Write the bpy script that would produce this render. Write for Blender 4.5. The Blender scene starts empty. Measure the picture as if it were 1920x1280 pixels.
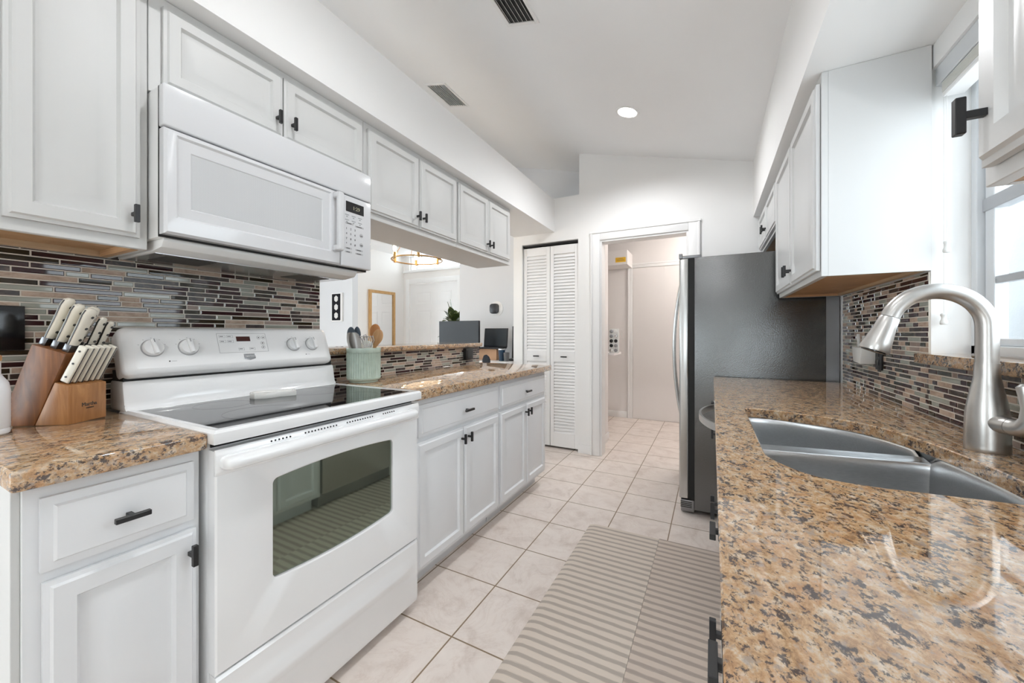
import bpy, bmesh, math, random
from math import sin, cos, pi, radians
from mathutils import Vector, Matrix, Euler
random.seed(7)
SC = bpy.context.scene
COL = SC.collection

# ------------------------------------------------------------------ camera
CAM_H = 1.165
cam_d = bpy.data.cameras.new('camera')
cam_d.sensor_width = 36.0
cam_d.lens = 36.0 * 715.0 / 1920.0
cam_d.shift_y = -(640.0 - 624.6) / 1920.0
cam_d.clip_start = 0.02
cam = bpy.data.objects.new('camera', cam_d)
cam.location = (0, 0, CAM_H)
cam.rotation_euler = (pi / 2, 0, 0.4831)
COL.objects.link(cam)
SC.camera = cam

# ------------------------------------------------------------------ view, world, large lights
SC.view_settings.view_transform = 'Standard'
SC.view_settings.look = 'None'
SC.view_settings.gamma = 1.0
SC.view_settings.use_curve_mapping = False
SC.view_settings.exposure = 0.55
SC.cycles.max_bounces = 12
SC.cycles.diffuse_bounces = 7
SC.cycles.glossy_bounces = 5
SC.cycles.transmission_bounces = 8
SC.cycles.caustics_reflective = False
SC.cycles.caustics_refractive = False
SC.cycles.sample_clamp_indirect = 6.0

W = bpy.data.worlds.new('daylight'); SC.world = W
W.use_nodes = True
bg = W.node_tree.nodes['Background']
bg.inputs['Color'].default_value = (0.85, 0.93, 1.0, 1)
bg.inputs['Strength'].default_value = 6.6

def area(name, loc, rot, sx, sy, power, col=(1, 1, 1)):
    d = bpy.data.lights.new(name, 'AREA'); d.shape = 'RECTANGLE'
    d.size = sx; d.size_y = sy; d.energy = power; d.color = col
    o = bpy.data.objects.new(name, d); o.location = loc; o.rotation_euler = rot
    COL.objects.link(o); return o
# daylight through the patio door behind the camera, an added unseen dining window and the sink window
area('patio_daylight', (-2.85, -2.52, 1.25), (radians(90), 0, 0), 0.9, 2.0, 2, (.88, .94, 1.0))
area('dining_fill', (-6.9, .2, 1.4), (radians(90), 0, radians(-90)), 1.4, 1.8, 9, (.88, .94, 1.0))
area('sink_window_daylight', (0.82, 1.22, 1.55), (radians(90), 0, radians(90)), 0.9, 0.85, 7.5, (.86, .93, 1.0))
sun_d = bpy.data.lights.new('sun', 'SUN'); sun_d.energy = 1.2; sun_d.angle = radians(3)
sun = bpy.data.objects.new('sun', sun_d); sun.rotation_euler = Vector((0.62, 0.05, -1.0)).to_track_quat('-Z', 'Y').to_euler()
for pn_, lc_, rz_, sx_, sy_ in (('patio_portal', (-2.85, -2.61, 1.15), 0, 1.0, 2.3), ('dining_portal', (-7.09, .2, 1.3), -90, 1.6, 2.0), ('sink_portal', (.81, 1.22, 1.54), 90, 1.0, .95)):
    po_ = area(pn_, lc_, (radians(90), 0, radians(rz_)), sx_, sy_, 1); po_.data.cycles.is_portal = True
sun.location = (0, 0, 8); COL.objects.link(sun)
# ------------------------------------------------------------------ materials
def new_mat(name):
    m = bpy.data.materials.new(name); m.use_nodes = True
    nt = m.node_tree; b = nt.nodes['Principled BSDF']
    return m, nt, b
def link(nt, a, b): nt.links.new(a, b)
def srgb(r, g, b):
    f = lambda c: (c / 255) / 12.92 if c / 255 <= .04045 else ((c / 255 + .055) / 1.055) ** 2.4
    return (f(r), f(g), f(b), 1)
def coords(nt, scale=(1, 1, 1), loc=(0, 0, 0), rot=(0, 0, 0)):
    t = nt.nodes.new('ShaderNodeTexCoord'); mp = nt.nodes.new('ShaderNodeMapping')
    mp.inputs['Scale'].default_value = scale; mp.inputs['Location'].default_value = loc; mp.inputs['Rotation'].default_value = rot
    link(nt, t.outputs['Object'], mp.inputs['Vector']); return mp.outputs['Vector']
def noise(nt, vec, scale, detail=4, rough=.55, dist=0):
    n = nt.nodes.new('ShaderNodeTexNoise'); n.inputs['Scale'].default_value = scale
    n.inputs['Detail'].default_value = detail; n.inputs['Roughness'].default_value = rough; n.inputs['Distortion'].default_value = dist
    link(nt, vec, n.inputs['Vector']); return n.outputs['Fac']
def ramp(nt, fac, stops, interp='LINEAR'):
    r = nt.nodes.new('ShaderNodeValToRGB'); r.color_ramp.interpolation = interp
    el = r.color_ramp.elements
    while len(el) < len(stops): el.new(0.5)
    for e, (p, c) in zip(el, stops): e.position = p; e.color = c
    link(nt, fac, r.inputs['Fac']); return r.outputs['Color']
def mix(nt, fac, a, b, mode='MIX'):
    n = nt.nodes.new('ShaderNodeMix'); n.data_type = 'RGBA'; n.blend_type = mode
    if hasattr(fac, 'links'): link(nt, fac, n.inputs[0])
    else: n.inputs[0].default_value = fac
    for s, v in ((n.inputs[6], a), (n.inputs[7], b)):
        if hasattr(v, 'links'): link(nt, v, s)
        else: s.default_value = v
    return n.outputs[2]
def math_n(nt, op, a, b=0.0):
    n = nt.nodes.new('ShaderNodeMath'); n.operation = op
    for s, v in ((n.inputs[0], a), (n.inputs[1], b)):
        if hasattr(v, 'links'): link(nt, v, s)
        else: s.default_value = v
    return n.outputs[0]
def bump(nt, b, h, strength=.2, dist=.01):
    n = nt.nodes.new('ShaderNodeBump'); n.inputs['Strength'].default_value = strength; n.inputs['Distance'].default_value = dist
    link(nt, h, n.inputs['Height']); link(nt, n.outputs['Normal'], b.inputs['Normal'])

def plain(name, col, rough=.5, metal=0.0, spec=.5, var=0.03, vscale=8, bmp=0, bscale=200, coat=0):
    m, nt, b = new_mat(name)
    v = coords(nt)
    n = noise(nt, v, vscale, 3)
    c2 = tuple(max(0, c * (1 - var)) for c in col[:3]) + (1,)
    c1 = tuple(min(1, c * (1 + var * .5)) for c in col[:3]) + (1,)
    link(nt, ramp(nt, n, [(.3, c2), (.7, c1)]), b.inputs['Base Color'])
    b.inputs['Roughness'].default_value = rough; b.inputs['Metallic'].default_value = metal
    b.inputs['Specular IOR Level'].default_value = spec
    if coat: b.inputs['Coat Weight'].default_value = coat; b.inputs['Coat Roughness'].default_value = .05
    if bmp: bump(nt, b, noise(nt, v, bscale, 3), bmp, .002)
    return m
def emit(name, col, strength):
    m, nt, b = new_mat(name)
    b.inputs['Base Color'].default_value = (1, 1, 1, 1)
    b.inputs['Emission Color'].default_value = col; b.inputs['Emission Strength'].default_value = strength
    return m

M = {}
M['wall'] = plain('wall_paint', (.86, .855, .845), .6, var=.012, vscale=2, bmp=.05, bscale=120)
M['wall_desk'] = plain('cool_wall_darkened', (.72, .73, .75), .6, var=.012, vscale=2)  # cooler wall paint, darkened where the light comes out too strong
M['wall_warm'] = plain('foyer_paint', (.84, .815, .79), .6, var=.012, vscale=2)
M['wall_hall'] = plain('hall_paint', (.79, .76, .745), .6, var=.012, vscale=2)
M['ceiling'] = plain('ceiling_paint', (.90, .905, .91), .75, var=.012, vscale=2, bmp=.05, bscale=150)
M['trim'] = plain('trim_paint', (.86, .855, .85), .35, var=.01)
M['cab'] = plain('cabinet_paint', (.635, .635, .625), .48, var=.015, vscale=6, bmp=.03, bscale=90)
M['cab_brightened'] = plain('cabinet_paint_brightened', (.79, .80, .815), .42, var=.015, vscale=6, bmp=.03, bscale=90)  # same cabinet paint, lightened to make up for weak light low down
M['appl'] = plain('white_enamel', (.88, .885, .89), .12, var=.006, coat=.5)
M['mw'] = plain('white_microwave_plastic', (.68, .685, .70), .14, var=.006, coat=.4)
M['appl_dull'] = plain('white_plastic', (.80, .80, .79), .35, var=.006)
M['black'] = plain('matte_black_metal', (.012, .012, .013), .38, var=.1)
M['blackgloss'] = plain('black_plastic', (.008, .008, .009), .16, var=.1)
M['grille'] = plain('dark_grille', (.05, .05, .05), .5, var=.3, vscale=300, bmp=.5, bscale=400)
M['gap'] = plain('black_gap', (.004, .004, .004), .6)
M['steel'] = plain('brushed_steel', (.62, .62, .62), .24, 1.0, var=.05, vscale=60)
M['nickel'] = plain('brushed_nickel', (.58, .565, .545), .33, 1.0, var=.04, vscale=50)
M['cream'] = plain('cream_handle', (.80, .76, .66), .25, var=.03)
M['bolster'] = plain('knife_steel', (.20, .20, .21), .3, 1.0)
M['rivet'] = plain('rivet_steel', (.10, .10, .10), .3, 1.0)
M['ceramic'] = plain('white_ceramic', (.78, .77, .74), .25, var=.02)
M['jar'] = plain('white_jar_glaze', (.80, .82, .85), .25, var=.02)
M['grey_text'] = plain('grey_print', (.25, .26, .27), .5)
M['dark_text'] = plain('dark_print', (.05, .05, .05), .5)
M['beige_text'] = plain('beige_display', (.45, .43, .30), .5)
M['grey_mark'] = plain('grey_line', (.45, .45, .46), .5)  # grey of the key outlines, keys and dial marks
M['slate'] = plain('slate_blue_silicone', (.07, .095, .125), .45)
M['gold'] = plain('aged_brass', (.45, .28, .12), .35, 1.0)
M['cardboard'] = plain('cardboard', (.50, .30, .18), .8, var=.08)
M['navy'] = plain('navy_enamel', (.02, .05, .09), .25)
M['laptop'] = plain('dark_laptop', (.018, .018, .022), .3)
M['screen'] = plain('grey_screen', (.055, .065, .075), .25)
M['yellow'] = plain('yellow_label', (.85, .52, .04), .5, var=.1)
M['outlet_white'] = plain('white_outlet', (.75, .75, .73), .35)
M['hinge'] = plain('grey_metal', (.30, .30, .31), .35, 1.0)
M['fabric_black'] = plain('black_mesh_fabric', (.02, .022, .03), .8, var=.2, vscale=100)
M['cup_grey'] = plain('grey_tumbler', (.12, .12, .12), .3)
M['pot'] = plain('white_pot', (.7, .7, .68), .4)
M['slat_blind'] = plain('blind_slats', (.75, .74, .70), .5)
M['alu'] = plain('white_window_frame', (.68, .70, .72), .35)
M['rail'] = plain('grey_window_rail', (.42, .43, .45), .35)
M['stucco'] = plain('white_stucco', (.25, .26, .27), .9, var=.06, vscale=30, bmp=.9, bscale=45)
M['soil'] = plain('soil', (.05, .035, .02), .9)
M['bulb'] = emit('warm_bulb', (1.0, .66, .32, 1), 25)
M['can'] = emit('recessed_lamp', (1.0, .95, .88, 1), 14)
M['red_display'] = plain('red_display', (.06, .012, .010), .12)
M['pantry_dark'] = plain('filter_mesh', (.09, .085, .08), .5, 0.4, var=.5, vscale=500, bmp=.6, bscale=600)

def wood(name, c1, c2, scale=(3, 3, 30), rough=.45, ns=4):
    m, nt, b = new_mat(name)
    v = coords(nt, scale)
    n = noise(nt, v, ns, 6, .6, 1.2)
    link(nt, ramp(nt, n, [(.32, c1), (.55, tuple((a + d) / 2 for a, d in zip(c1, c2))), (.72, c2)]), b.inputs['Base Color'])
    b.inputs['Roughness'].default_value = rough
    return m
M['acacia'] = wood('acacia_wood', (.13, .045, .013, 1), (.33, .13, .042, 1), (9, 9, 1.5), .4)
M['acacia2'] = wood('acacia_front_wood', (.30, .125, .04, 1), (.52, .26, .10, 1), (9, 9, 1.5), .4)
M['cab_wood'] = wood('raw_cabinet_wood', (.44, .25, .12, 1), (.62, .40, .22, 1), (2, 2, 20), .5)
M['cab_wood_pale'] = wood('raw_pale_wood', (.50, .36, .22, 1), (.62, .46, .30, 1), (2, 2, 20), .5)
M['spoon_wood'] = wood('spoon_wood', (.42, .22, .09, 1), (.58, .34, .16, 1), (8, 8, 2), .5)
M['spoon_dark'] = wood('spoon_orange_wood', (.38, .15, .04, 1), (.55, .24, .08, 1), (8, 8, 2), .4)
M['oak'] = wood('oak_frame', (.50, .28, .10, 1), (.66, .41, .18, 1), (8, 8, 2), .45)

def granite(name, seed=0.0, grain=1.0):
    m, nt, b = new_mat(name)
    v = coords(nt, (grain, grain * .75, grain), (seed, seed * 2, 0), (0, 0, .45))
    base = ramp(nt, noise(nt, v, 52, 8, .75, .3), [(.30, srgb(104, 84, 70)), (.41, srgb(164, 128, 94)), (.50, srgb(196, 160, 120)), (.58, srgb(204, 182, 156)), (.70, srgb(224, 210, 192))])
    rust = ramp(nt, noise(nt, v, 20, 5, .6), [(.50, (0, 0, 0, 1)), (.68, (1, 1, 1, 1))])
    c = mix(nt, math_n(nt, 'MULTIPLY', rust, .38), base, srgb(188, 132, 88))
    gr = ramp(nt, noise(nt, coords(nt, (grain, grain * .8, grain), (3, 1, 0)), 62, 5, .65), [(.54, (0, 0, 0, 1)), (.64, (1, 1, 1, 1))])
    c = mix(nt, math_n(nt, 'MULTIPLY', gr, .75), c, srgb(158, 146, 136))
    sp = noise(nt, v, 105, 5, .7, .2)
    dens = noise(nt, v, 24, 4)
    sp2 = math_n(nt, 'ADD', sp, math_n(nt, 'MULTIPLY', dens, .55))
    k = ramp(nt, sp2, [(.805, (0, 0, 0, 1)), (.875, (1, 1, 1, 1))])
    c = mix(nt, math_n(nt, 'MULTIPLY', k, .9), c, srgb(58, 52, 56))
    link(nt, c, b.inputs['Base Color'])
    b.inputs['Roughness'].default_value = .025
    b.inputs['Specular IOR Level'].default_value = 1.0
    return m
M['granite'] = granite('tan_granite', 0.0, 1.35)

def floor_mat():
    m, nt, b = new_mat('beige_ceramic_floor')
    s = .3322
    v = coords(nt, (1, 1, 1), (1.218 + 20 * s, -2.5185 + 40 * s, 0))
    br = nt.nodes.new('ShaderNodeTexBrick')
    br.offset = 0; br.squash = 1
    br.inputs['Scale'].default_value = 1.0
    br.inputs['Mortar Size'].default_value = .0032
    br.inputs['Mortar Smooth'].default_value = .1
    br.inputs['Brick Width'].default_value = s; br.inputs['Row Height'].default_value = s
    br.inputs['Color1'].default_value = (1, 1, 1, 1); br.inputs['Color2'].default_value = (.95, .95, .95, 1)
    br.inputs['Bias'].default_value = -.3
    link(nt, v, br.inputs['Vector'])
    v2 = coords(nt)
    n = noise(nt, v2, 7, 7, .65, .8)
    tile = ramp(nt, n, [(.30, srgb(214, 200, 190)), (.48, srgb(232, 221, 213)), (.70, srgb(238, 228, 220))])
    tile = mix(nt, .6, tile, br.outputs['Color'], 'MULTIPLY')
    vein = ramp(nt, noise(nt, v2, 3.5, 9, .72, 2.0), [(.47, (1, 1, 1, 1)), (.50, (.92, .89, .87, 1)), (.53, (1, 1, 1, 1))])
    tile = mix(nt, .7, tile, vein, 'MULTIPLY')
    c = mix(nt, br.outputs['Fac'], tile, srgb(140, 119, 94))
    link(nt, c, b.inputs['Base Color'])
    b.inputs['Roughness'].default_value = .38
    inv = math_n(nt, 'SUBTRACT', 1.0, br.outputs['Fac'])
    bump(nt, b, inv, .35, .003)
    return m
M['floor'] = floor_mat()

def tilemat(name, cols, rough, nscale=30, spec=.5, veins=False):
    m, nt, b = new_mat(name)
    v = coords(nt, (1, .5, 1))
    n = noise(nt, v, nscale, 6, .65, .6)
    k = len(cols)
    link(nt, ramp(nt, n, [(.28 + .44 * i / max(1, k - 1), c) for i, c in enumerate(cols)]), b.inputs['Base Color'])
    b.inputs['Roughness'].default_value = rough; b.inputs['Specular IOR Level'].default_value = spec
    return m
TILES = [tilemat('tile_brown_glass', [srgb(44, 22, 26), srgb(66, 38, 40)], .04, 10, .6),
         tilemat('tile_olive_glass', [srgb(40, 33, 22), srgb(58, 48, 34)], .04, 10, .6),
         tilemat('tile_grey_glass', [srgb(140, 142, 132), srgb(164, 166, 156)], .08, 10, .6),
         tilemat('tile_travertine', [srgb(150, 128, 110), srgb(178, 156, 138), srgb(200, 180, 164)], .5, 60),
         tilemat('tile_dark_marble', [srgb(32, 26, 27), srgb(58, 47, 44), srgb(104, 86, 74)], .3, 70),
         tilemat('tile_rose_stone', [srgb(134, 118, 110), srgb(160, 144, 134)], .45, 60)]
GROUT = plain('tile_grout', srgb(212, 206, 196), .8, var=.05)

def fridge_side():
    m, nt, b = new_mat('textured_grey_steel')
    v = coords(nt)
    b.inputs['Base Color'].default_value = (.175, .178, .178, 1)
    b.inputs['Metallic'].default_value = .95
    b.inputs['Roughness'].default_value = .2
    bump(nt, b, noise(nt, v, 170, 3, .6, .4), .6, .0018)
    return m
M['fridge'] = fridge_side()
def brushed(name, col, rough, ax=(1, 1, 120)):
    m, nt, b = new_mat(name)
    v = coords(nt, ax)
    n = noise(nt, v, 6, 4, .6)
    link(nt, ramp(nt, n, [(.3, tuple(c * .88 for c in col[:3]) + (1,)), (.7, col)]), b.inputs['Base Color'])
    b.inputs['Metallic'].default_value = 1; b.inputs['Roughness'].default_value = rough
    bump(nt, b, n, .03, .001)
    return m
M['fridge_door'] = brushed('stainless_door', (.60, .60, .59, 1), .26, (80, 80, 1))
M['sink'] = brushed('stainless_sink', (.64, .65, .66, 1), .28, (6, 60, 60))
_nt = M['sink'].node_tree; _tg = _nt.nodes.new('ShaderNodeTangent'); _tg.direction_type = 'RADIAL'; _tg.axis = 'Z'
_b = _nt.nodes['Principled BSDF']; _b.inputs['Anisotropic'].default_value = .6; link(_nt, _tg.outputs[0], _b.inputs['Tangent'])

def glass_mat(name, tint=(1, 1, 1, 1), rough=0.0):
    m, nt, b = new_mat(name)
    out = nt.nodes['Material Output']
    tr = nt.nodes.new('ShaderNodeBsdfTransparent'); tr.inputs['Color'].default_value = tint
    gl = nt.nodes.new('ShaderNodeBsdfGlossy'); gl.inputs['Roughness'].default_value = rough
    lw = nt.nodes.new('ShaderNodeLayerWeight'); lw.inputs['Blend'].default_value = .5
    fr = nt.nodes.new('ShaderNodeMath'); fr.operation = 'POWER'; fr.inputs[1].default_value = 4.0; link(nt, lw.outputs['Facing'], fr.inputs[0])
    mx = nt.nodes.new('ShaderNodeMixShader')
    link(nt, fr.outputs[0], mx.inputs[0]); link(nt, tr.outputs[0], mx.inputs[1]); link(nt, gl.outputs[0], mx.inputs[2])
    link(nt, mx.outputs[0], out.inputs['Surface'])
    return m
M['glass'] = glass_mat('window_glass', (.97, .985, .98, 1))
def mirror_like(name, col, rough):
    m, nt, b = new_mat(name)
    b.inputs['Base Color'].default_value = col; b.inputs['Metallic'].default_value = 1.0; b.inputs['Roughness'].default_value = rough
    return m
M['mirror'] = mirror_like('mirror_glass', (.9, .9, .9, 1), .02)
def coated(name, c1, c2, f0, rough, vs=3):
    """dark coated glass: a reflecting coat over a dark body"""
    m, nt, b = new_mat(name)
    n = noise(nt, coords(nt), vs, 2)
    link(nt, ramp(nt, n, [(.3, c1), (.7, c2)]), b.inputs['Base Color'])
    b.inputs['Roughness'].default_value = rough
    b.inputs['IOR'].default_value = f0
    return m
M['oven_glass'] = coated('oven_window_glass', (.030, .034, .028, 1), (.045, .050, .038, 1), 3.3, .03, 4)
M['oven_glass'].node_tree.nodes['Principled BSDF'].inputs['Specular Tint'].default_value = (.86, 1.0, .84, 1)
M['cooktop'] = coated('black_ceramic_glass', (.006, .006, .007, 1), (.010, .010, .011, 1), 2.7, .04)
M['burner'] = plain('burner_ring', (.014, .014, .015), .07)

def micro_screen():
    m, nt, b = new_mat('microwave_screen')
    v = coords(nt, (1, 1, 1))
    vo = nt.nodes.new('ShaderNodeTexVoronoi'); vo.inputs['Scale'].default_value = 420; vo.inputs['Randomness'].default_value = 0
    link(nt, v, vo.inputs['Vector'])
    link(nt, ramp(nt, vo.outputs['Distance'], [(.25, (.40, .41, .42, 1)), (.55, (.62, .63, .64, 1))]), b.inputs['Base Color'])
    b.inputs['Roughness'].default_value = .15
    return m
M['mw_screen'] = micro_screen()

def mat_stripes(name, phase, dark, light):
    m, nt, b = new_mat(name)
    v = coords(nt)
    sep = nt.nodes.new('ShaderNodeSeparateXYZ'); link(nt, v, sep.inputs[0])
    wob = noise(nt, coords(nt, (1.2, 14, 1)), 3, 3)
    y = math_n(nt, 'ADD', sep.outputs['Y'], math_n(nt, 'MULTIPLY', wob, .007))
    t = math_n(nt, 'SINE', math_n(nt, 'MULTIPLY', math_n(nt, 'ADD', y, phase), 2 * pi / .0425))
    streak = noise(nt, coords(nt, (5, 260, 1)), 3, 3)
    t2 = math_n(nt, 'ADD', t, math_n(nt, 'MULTIPLY', math_n(nt, 'SUBTRACT', streak, .5), 3.0))
    link(nt, ramp(nt, math_n(nt, 'ADD', math_n(nt, 'MULTIPLY', t2, .5), .5), [(.56, light), (.70, dark)]), b.inputs['Base Color'])
    b.inputs['Roughness'].default_value = .7
    return m
M['matL'] = mat_stripes('mat_stripes_a', 0.0, srgb(180, 168, 157), srgb(218, 206, 193))
M['matR'] = mat_stripes('mat_stripes_b', 0.012, srgb(172, 158, 148), srgb(210, 196, 183))
def leafmat():
    m, nt, b = new_mat('variegated_leaf')
    n = noise(nt, coords(nt), 14, 3, .6, .5)
    link(nt, ramp(nt, n, [(.42, (.035, .06, .012, 1)), (.56, (.10, .13, .03, 1)), (.66, (.62, .62, .48, 1))]), b.inputs['Base Color'])
    b.inputs['Roughness'].default_value = .4
    return m
M['leaf'] = leafmat()
M['leaf_green'] = plain('green_leaf', (.12, .26, .05), .45, var=.3)

# ------------------------------------------------------------------ mesh builder
class B:
    def __init__(s): s.bm = bmesh.new(); s.mats = []
    def mi(s, m):
        m = M[m] if isinstance(m, str) else m
        if m not in s.mats: s.mats.append(m)
        return s.mats.index(m)
    def merge(s, t, mat, X=None, recalc=True):
        if X is not None: t.transform(X)
        if recalc: bmesh.ops.recalc_face_normals(t, faces=t.faces)
        i = s.mi(mat)
        for f in t.faces: f.material_index = i
        me = bpy.data.meshes.new('tmp'); t.to_mesh(me); t.free()
        s.bm.from_mesh(me); bpy.data.meshes.remove(me)
        return s
    def box(s, lo, hi, mat, bev=0.0, seg=2, X=None, taper=None):
        t = bmesh.new()
        lo = Vector(lo); hi = Vector(hi)
        a = Vector([min(p, q) for p, q in zip(lo, hi)]); b = Vector([max(p, q) for p, q in zip(lo, hi)])
        bmesh.ops.create_cube(t, size=1.0)
        for v in t.verts: v.co = Vector([(a[k] + b[k]) / 2 + v.co[k] * (b[k] - a[k]) for k in range(3)])
        if bev > 0: bmesh.ops.bevel(t, geom=list(t.edges), offset=bev, segments=seg, profile=.5, affect='EDGES')
        return s.merge(t, mat, X)
    def cyl(s, p0, p1, r, mat, r2=None, n=24, bev=0):
        p0 = Vector(p0); p1 = Vector(p1); d = p1 - p0
        t = bmesh.new()
        bmesh.ops.create_cone(t, cap_ends=True, segments=n, radius1=r, radius2=r if r2 is None else r2, depth=d.length)
        if bev:
            es = [e for e in t.edges if abs(e.verts[0].co.z - e.verts[1].co.z) < 1e-6]
            bmesh.ops.bevel(t, geom=es, offset=bev, segments=2, profile=.5, affect='EDGES')
        X = Matrix.Translation((p0 + p1) / 2) @ d.to_track_quat('Z', 'Y').to_matrix().to_4x4()
        return s.merge(t, mat, X)
    def loft(s, loops, mat, closed=True, cap0=True, cap1=True, X=None, loopclose=False):
        t = bmesh.new()
        V = [[t.verts.new(p) for p in L] for L in loops]
        n = len(V[0])
        pairs = list(zip(V[:-1], V[1:]))
        if loopclose: pairs.append((V[-1], V[0]))
        for a, b in pairs:
            for i in range(n if closed else n - 1):
                j = (i + 1) % n
                t.faces.new((a[i], a[j], b[j], b[i]))
        if cap0 and not loopclose: t.faces.new(V[0][::-1])
        if cap1 and not loopclose: t.faces.new(V[-1])
        return s.merge(t, mat, X)
    def tube(s, pts, r, mat, n=12, closed=False, flat=1.0):
        pts = [Vector(p) for p in pts]; k = len(pts)
        rs = r if isinstance(r, (list, tuple)) else [r] * k
        loops = []; up = None
        for i, p in enumerate(pts):
            if closed: d = pts[(i + 1) % k] - pts[i - 1]
            else: d = pts[min(i + 1, k - 1)] - pts[max(i - 1, 0)]
            d.normalize()
            if up is None:
                up = Vector((0, 0, 1)) if abs(d.z) < .9 else Vector((1, 0, 0))
            sd = d.cross(up)
            if sd.length < 1e-4: sd = d.cross(Vector((0, 1, 0)))
            sd.normalize(); u2 = sd.cross(d).normalized(); up = u2
            loops.append([p + (sd * cos(2 * pi * q / n) + u2 * sin(2 * pi * q / n) * flat) * rs[i] for q in range(n)])
        return s.loft(loops, mat, loopclose=closed)
    def lathe(s, prof, mat, X=None, n=40, flute=None, capb=True, capt=True):
        loops = []
        for (r, z) in prof:
            L = []
            for q in range(n):
                a = 2 * pi * q / n; rr = r
                if flute and flute[0] <= z <= flute[1]: rr = r - flute[2] * abs(sin(a * flute[3] / 2)) ** .7
                L.append(Vector((rr * cos(a), rr * sin(a), z)))
            loops.append(L)
        return s.loft(loops, mat, cap0=capb, cap1=capt, X=X)
    def prism(s, poly, a0, a1, mat, axis='z', bev=0, X=None):
        f = {'z': lambda p, a: (p[0], p[1], a), 'y': lambda p, a: (p[0], a, p[1]), 'x': lambda p, a: (a, p[0], p[1])}[axis]
        t = bmesh.new()
        lo = [t.verts.new(f(p, a0)) for p in poly]; hi = [t.verts.new(f(p, a1)) for p in poly]
        n = len(poly)
        t.faces.new(lo[::-1]); t.faces.new(hi)
        for i in range(n): t.faces.new((lo[i], lo[(i + 1) % n], hi[(i + 1) % n], hi[i]))
        bmesh.ops.recalc_face_normals(t, faces=t.faces)
        if bev: bmesh.ops.bevel(t, geom=list(t.edges), offset=bev, segments=2, profile=.5, affect='EDGES')
        return s.merge(t, mat, X)
    def ball(s, c, r, mat, sc=(1, 1, 1), seg=24, X=None):
        t = bmesh.new(); bmesh.ops.create_uvsphere(t, u_segments=seg, v_segments=max(8, seg // 2), radius=r)
        Y = Matrix.Translation(c) @ (X if X is not None else Matrix()) @ Matrix.Diagonal((sc[0], sc[1], sc[2], 1))
        return s.merge(t, mat, Y)
    def quadgrid(s, P, mat, thick=0):
        """P: rows of points -> surface, optional thickness along normals"""
        t = bmesh.new(); V = [[t.verts.new(p) for p in R] for R in P]
        for a, b in zip(V[:-1], V[1:]):
            for i in range(len(a) - 1): t.faces.new((a[i], a[i + 1], b[i + 1], b[i]))
        if thick: bmesh.ops.solidify(t, geom=list(t.faces), thickness=thick)
        return s.merge(t, mat, None, bool(thick))
    def rectloft(s, u0, u1, v0, v1, rings, mat, X):
        """concentric rectangles (inset, w): doors and drawer fronts"""
        loops = []
        for ins, w in rings:
            loops.append([Vector((u0 + ins, v0 + ins, w)), Vector((u1 - ins, v0 + ins, w)), Vector((u1 - ins, v1 - ins, w)), Vector((u0 + ins, v1 - ins, w))])
        return s.loft(loops, mat, X=X)
    def text(s, txt, size, mat, X, depth=.0004, align='CENTER'):
        cu = bpy.data.curves.new('t', 'FONT'); cu.body = txt; cu.size = size; cu.extrude = depth; cu.align_x = align; cu.align_y = 'CENTER'; cu.resolution_u = 2
        ob = bpy.data.objects.new('t', cu); COL.objects.link(ob)
        dg = bpy.context.evaluated_depsgraph_get(); dg.update()
        me = bpy.data.meshes.new_from_object(ob.evaluated_get(dg))
        t = bmesh.new(); t.from_mesh(me)
        bpy.data.objects.remove(ob); bpy.data.curves.remove(cu); bpy.data.meshes.remove(me)
        return s.merge(t, mat, X, False)
    def build(s, name, parent=None, loc=None, smooth=35):
        me = bpy.data.meshes.new(name)
        if parent is not None:
            r = parent
            while r.parent is not None: r = r.parent
            s.bm.transform(r.matrix_basis.inverted())
        elif loc is not None:
            s.bm.transform(Matrix.Translation(-Vector(loc)))
        s.bm.to_mesh(me); s.bm.free()
        for m in s.mats: me.materials.append(m)
        for p in me.polygons: p.use_smooth = True
        me.set_sharp_from_angle(angle=radians(smooth))
        o = bpy.data.objects.new(name, me); COL.objects.link(o)
        if parent is not None: o.parent = parent
        elif loc is not None: o.location = loc
        return o

def frame_x(x, sgn):
    """local (u, v, w) -> (x + sgn*w, u, v): a front standing in the plane x facing sgn"""
    return Matrix(((0, 0, sgn, x), (1, 0, 0, 0), (0, 1, 0, 0), (0, 0, 0, 1)))
def frame_y(y, sgn):
    """local (u, v, w) -> (u, y + sgn*w, v)"""
    return Matrix(((1, 0, 0, 0), (0, 0, sgn, y), (0, 1, 0, 0), (0, 0, 0, 1)))

def tag(o, label=None, cat=None, group=None, kind=None):
    if label: o['label'] = label
    if cat: o['category'] = cat
    if group: o['group'] = group
    if kind: o['kind'] = kind
    return o
def thing(name, label, cat, loc, rotz=0.0, group=None):
    o = bpy.data.objects.new(name, None); COL.objects.link(o); o.empty_display_size = .05
    o.location = loc; o.rotation_euler = (0, 0, rotz)
    o.matrix_basis = Matrix.Translation(loc) @ Matrix.Rotation(rotz, 4, 'Z')
    return tag(o, label, cat, group)
def struct(name, b, label=None, cat=None, parent=None):
    o = b.build(name, parent)
    if parent is None: tag(o, label, cat, kind='structure')
    return o

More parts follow.
